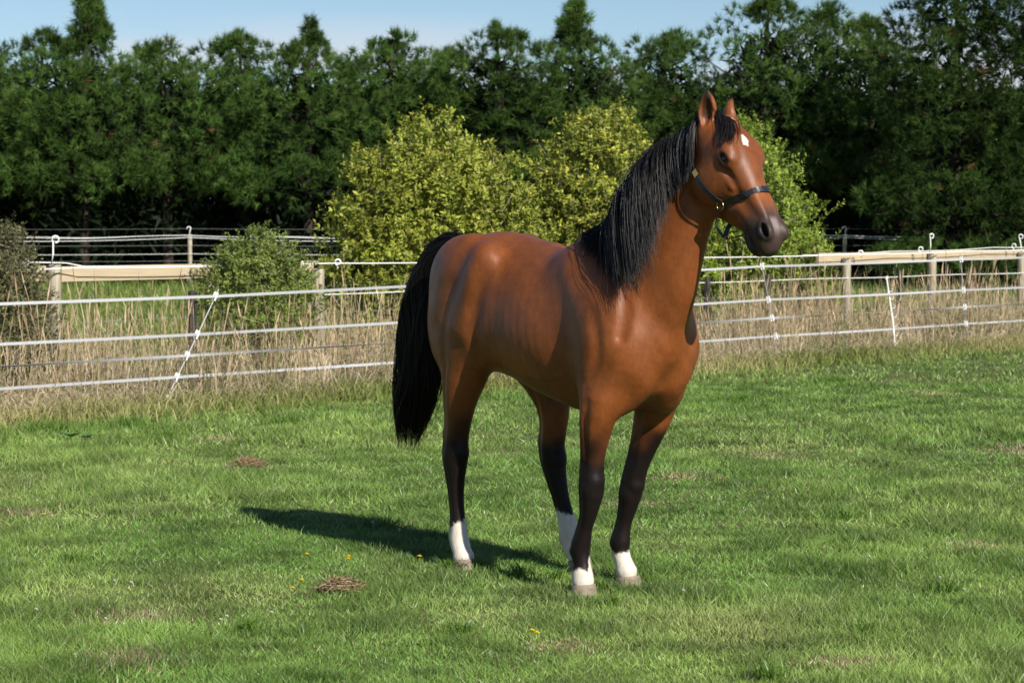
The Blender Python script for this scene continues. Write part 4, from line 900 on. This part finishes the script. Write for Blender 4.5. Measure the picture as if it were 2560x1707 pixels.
for s in (-1, 1):
    strap('cheek_strap', [(.335,s*.07,-.150),(.28,s*.082,-.155),(.22,s*.09,-.160),(.165,s*.088,-.165),(.10,s*.088,-.175),(.04,s*.085,-.165),(-.02,s*.075,-.12),(-.05,s*.06,-.06)], .023)
    strap('chin_strap', [(.340,s*.066,-.165),(.352,s*.058,-.205),(.372,s*.035,-.245),(.405,s*.012,-.262),(.430,0,-.262)], .020, snap=False)
strap('crown_strap', [(-.05,-.06,-.06),(-.055,-.03,-.03),(-.058,0,-.02),(-.055,.03,-.03),(-.05,.06,-.06)], .023)
strap('chin_strap', [(.430,0,-.258),(.452,0,-.225),(.470,0,-.190),(.478,0,-.168)], .020, snap=False)
def ring(center, ax, r, th, name='ring'):
    ax = unit(np.array(ax, float)); a = unit(np.cross(ax, [.2,.5,.8])); b = np.cross(ax, a)
    P = [np.array(center) + r*(a*math.cos(t) + b*math.sin(t)) for t in np.linspace(0, 2*math.pi, 19)]
    mb = MB(); mb.tube(P, th, 6, False); mb.build(name, brass, halter, True)
for s in (-1, 1):
    ring(push(hp(.340, s*.075, -.165)[None], np.array([.009]), False, 5)[0], HB[1], .019, .0032)
    q = push(hp(.165, s*.088, -.158)[None], np.array([.009]), False, 5)[0]
    mb = MB(); mb.box(q, (.030,.006,.026), np.array([HB[0], HB[1], HB[2]])); mb.build('buckle', brass, halter)
ring(hp(.432, 0, -.262), HB[0] + .4*HB[2], .018, .003)

# ------------------------------------------------------------------ small things in the lawn
for i, (x, y, lab) in enumerate([(-1.83,15.75,'clump of old hay lying in the grass left of the tail'),(-.78,10.39,'round nest-like clump of dry grass in the foreground, below the shadow of the horse')]):
    n = 420; a = np.random.default_rng(300+i); q = a.uniform(0, 1, n)**.6*.115; ph = a.uniform(0, 6.28, n); P = np.stack([q*np.cos(ph), q*np.sin(ph)*.8, .012 + .05*(1 - (q/.115)**2)*a.uniform(.2, 1, n)], 1)
    d = unit(np.stack([-np.sin(ph) + a.normal(0, .6, n), np.cos(ph) + a.normal(0, .6, n), a.normal(0, .35, n)], 1)); L = a.uniform(.03, .09, n); sd = unit(np.cross(d, a.normal(0, 1, (n, 3))))*.0022
    V = np.stack([P - d*(L/2)[:, None] - sd, P - d*(L/2)[:, None] + sd, P + d*(L/2)[:, None] + sd, P + d*(L/2)[:, None] - sd], 1).reshape(-1, 3)
    tag(ob('dry_grass_clump', npmesh('dry_grass_clump', V, quads=np.arange(n*4).reshape(-1, 4), color=np.repeat(mixc((.20,.13,.07), (.42,.31,.18), a.uniform(0, 1, n)), 4, 0)), M['dry'], loc=(x, y, 0)), lab, 'hay', 'dry clumps in the lawn')
yel = mat('yellow_petal', (.80,.62,.02), .6, .3); clo = mat('clover_white', (.55,.52,.44), .7, .2); stem_m = mat('flower_stem', (.12,.20,.04), .6, .3)
def flower(kind, x, y, seed):
    a = np.random.default_rng(seed); h = a.uniform(.05, .075); root = empty('dandelion' if kind else 'white_clover', (x, y, 0), 'small yellow dandelion open in the short grass' if kind else 'round white clover head in the short grass', 'flower', 'yellow dandelions in the lawn' if kind else 'white clover heads in the lawn')
    mb = MB(); mb.tube([(0,0,-.01),(.004,0,h*.5),(0,0,h)], .0018, 5); mb.build('stem', stem_m, root)
    mb = MB(); n = 16
    for ring_, (rr, zz) in enumerate(((.013, .000), (.009, .003), (.005, .005)) if kind else ((.007, -.002), (.009, .004), (.006, .009))):
        for j in range(n - ring_*3):
            t = 2*math.pi*j/(n - ring_*3) + ring_*.3; ca, sa = math.cos(t), math.sin(t); p = np.array([ca*rr*.2, sa*rr*.2, h + zz*.4]); q = np.array([ca*rr, sa*rr, h + zz + (.004 if kind else .003)]); wv = np.array([-sa, ca, 0])*.0028
            mb.add([p - wv*.5, p + wv*.5, q + wv, q - wv], [(0,1,2,3)])
    mb.build('petals', yel if kind else clo, root)
for i, (x, y) in enumerate([(-.80,11.06),(-.79,10.90),(-.96,10.31),(-.98,10.10),(-2.62,12.66),(-1.0,11.02),(.08,9.05),(.10,8.98),(-.45,11.0)]): flower(1, x, y, 400 + i)
for i, (x, y) in enumerate([(-1.80,10.23),(-1.72,10.2),(-1.98,9.40),(-1.67,9.28),(-1.18,9.35),(-1.0,9.40),(-1.19,9.22),(2.0,10.0),(1.95,10.3),(-.75,12.2),(-.6,12.05),(.75,9.9)]): flower(0, x, y, 450 + i)
for i, (x, y, r_) in enumerate([(-3.42,17.6,.12),(-3.28,17.5,.12)]):
    a = np.random.default_rng(480+i); mb = MB()
    for j in range(7):
        t = a.uniform(0, 6.28); L = a.uniform(.06, .11); d = np.array([math.cos(t), math.sin(t), .45]); p = np.array([0,0,.03]); w_ = np.array([-math.sin(t), math.cos(t), 0])*L*.38; e_ = p + d*L
        mb.add([p, p + d*L*.45 + w_ + (0,0,.01), e_ + (0,0,-.01), p + d*L*.45 - w_ + (0,0,.01)], [], [(0,1,2),(0,2,3)])
    tag(mb.build('dock_weed', mat('weed_leaf', (.09,.19,.05), .5, .4, trans=.2), loc=(x, y, 0)), ['broad-leaved weed in the rank grass at left, the left one of a pair', 'broad-leaved weed in the rank grass at left, the right one of a pair'][i], 'weed', 'broad weeds')
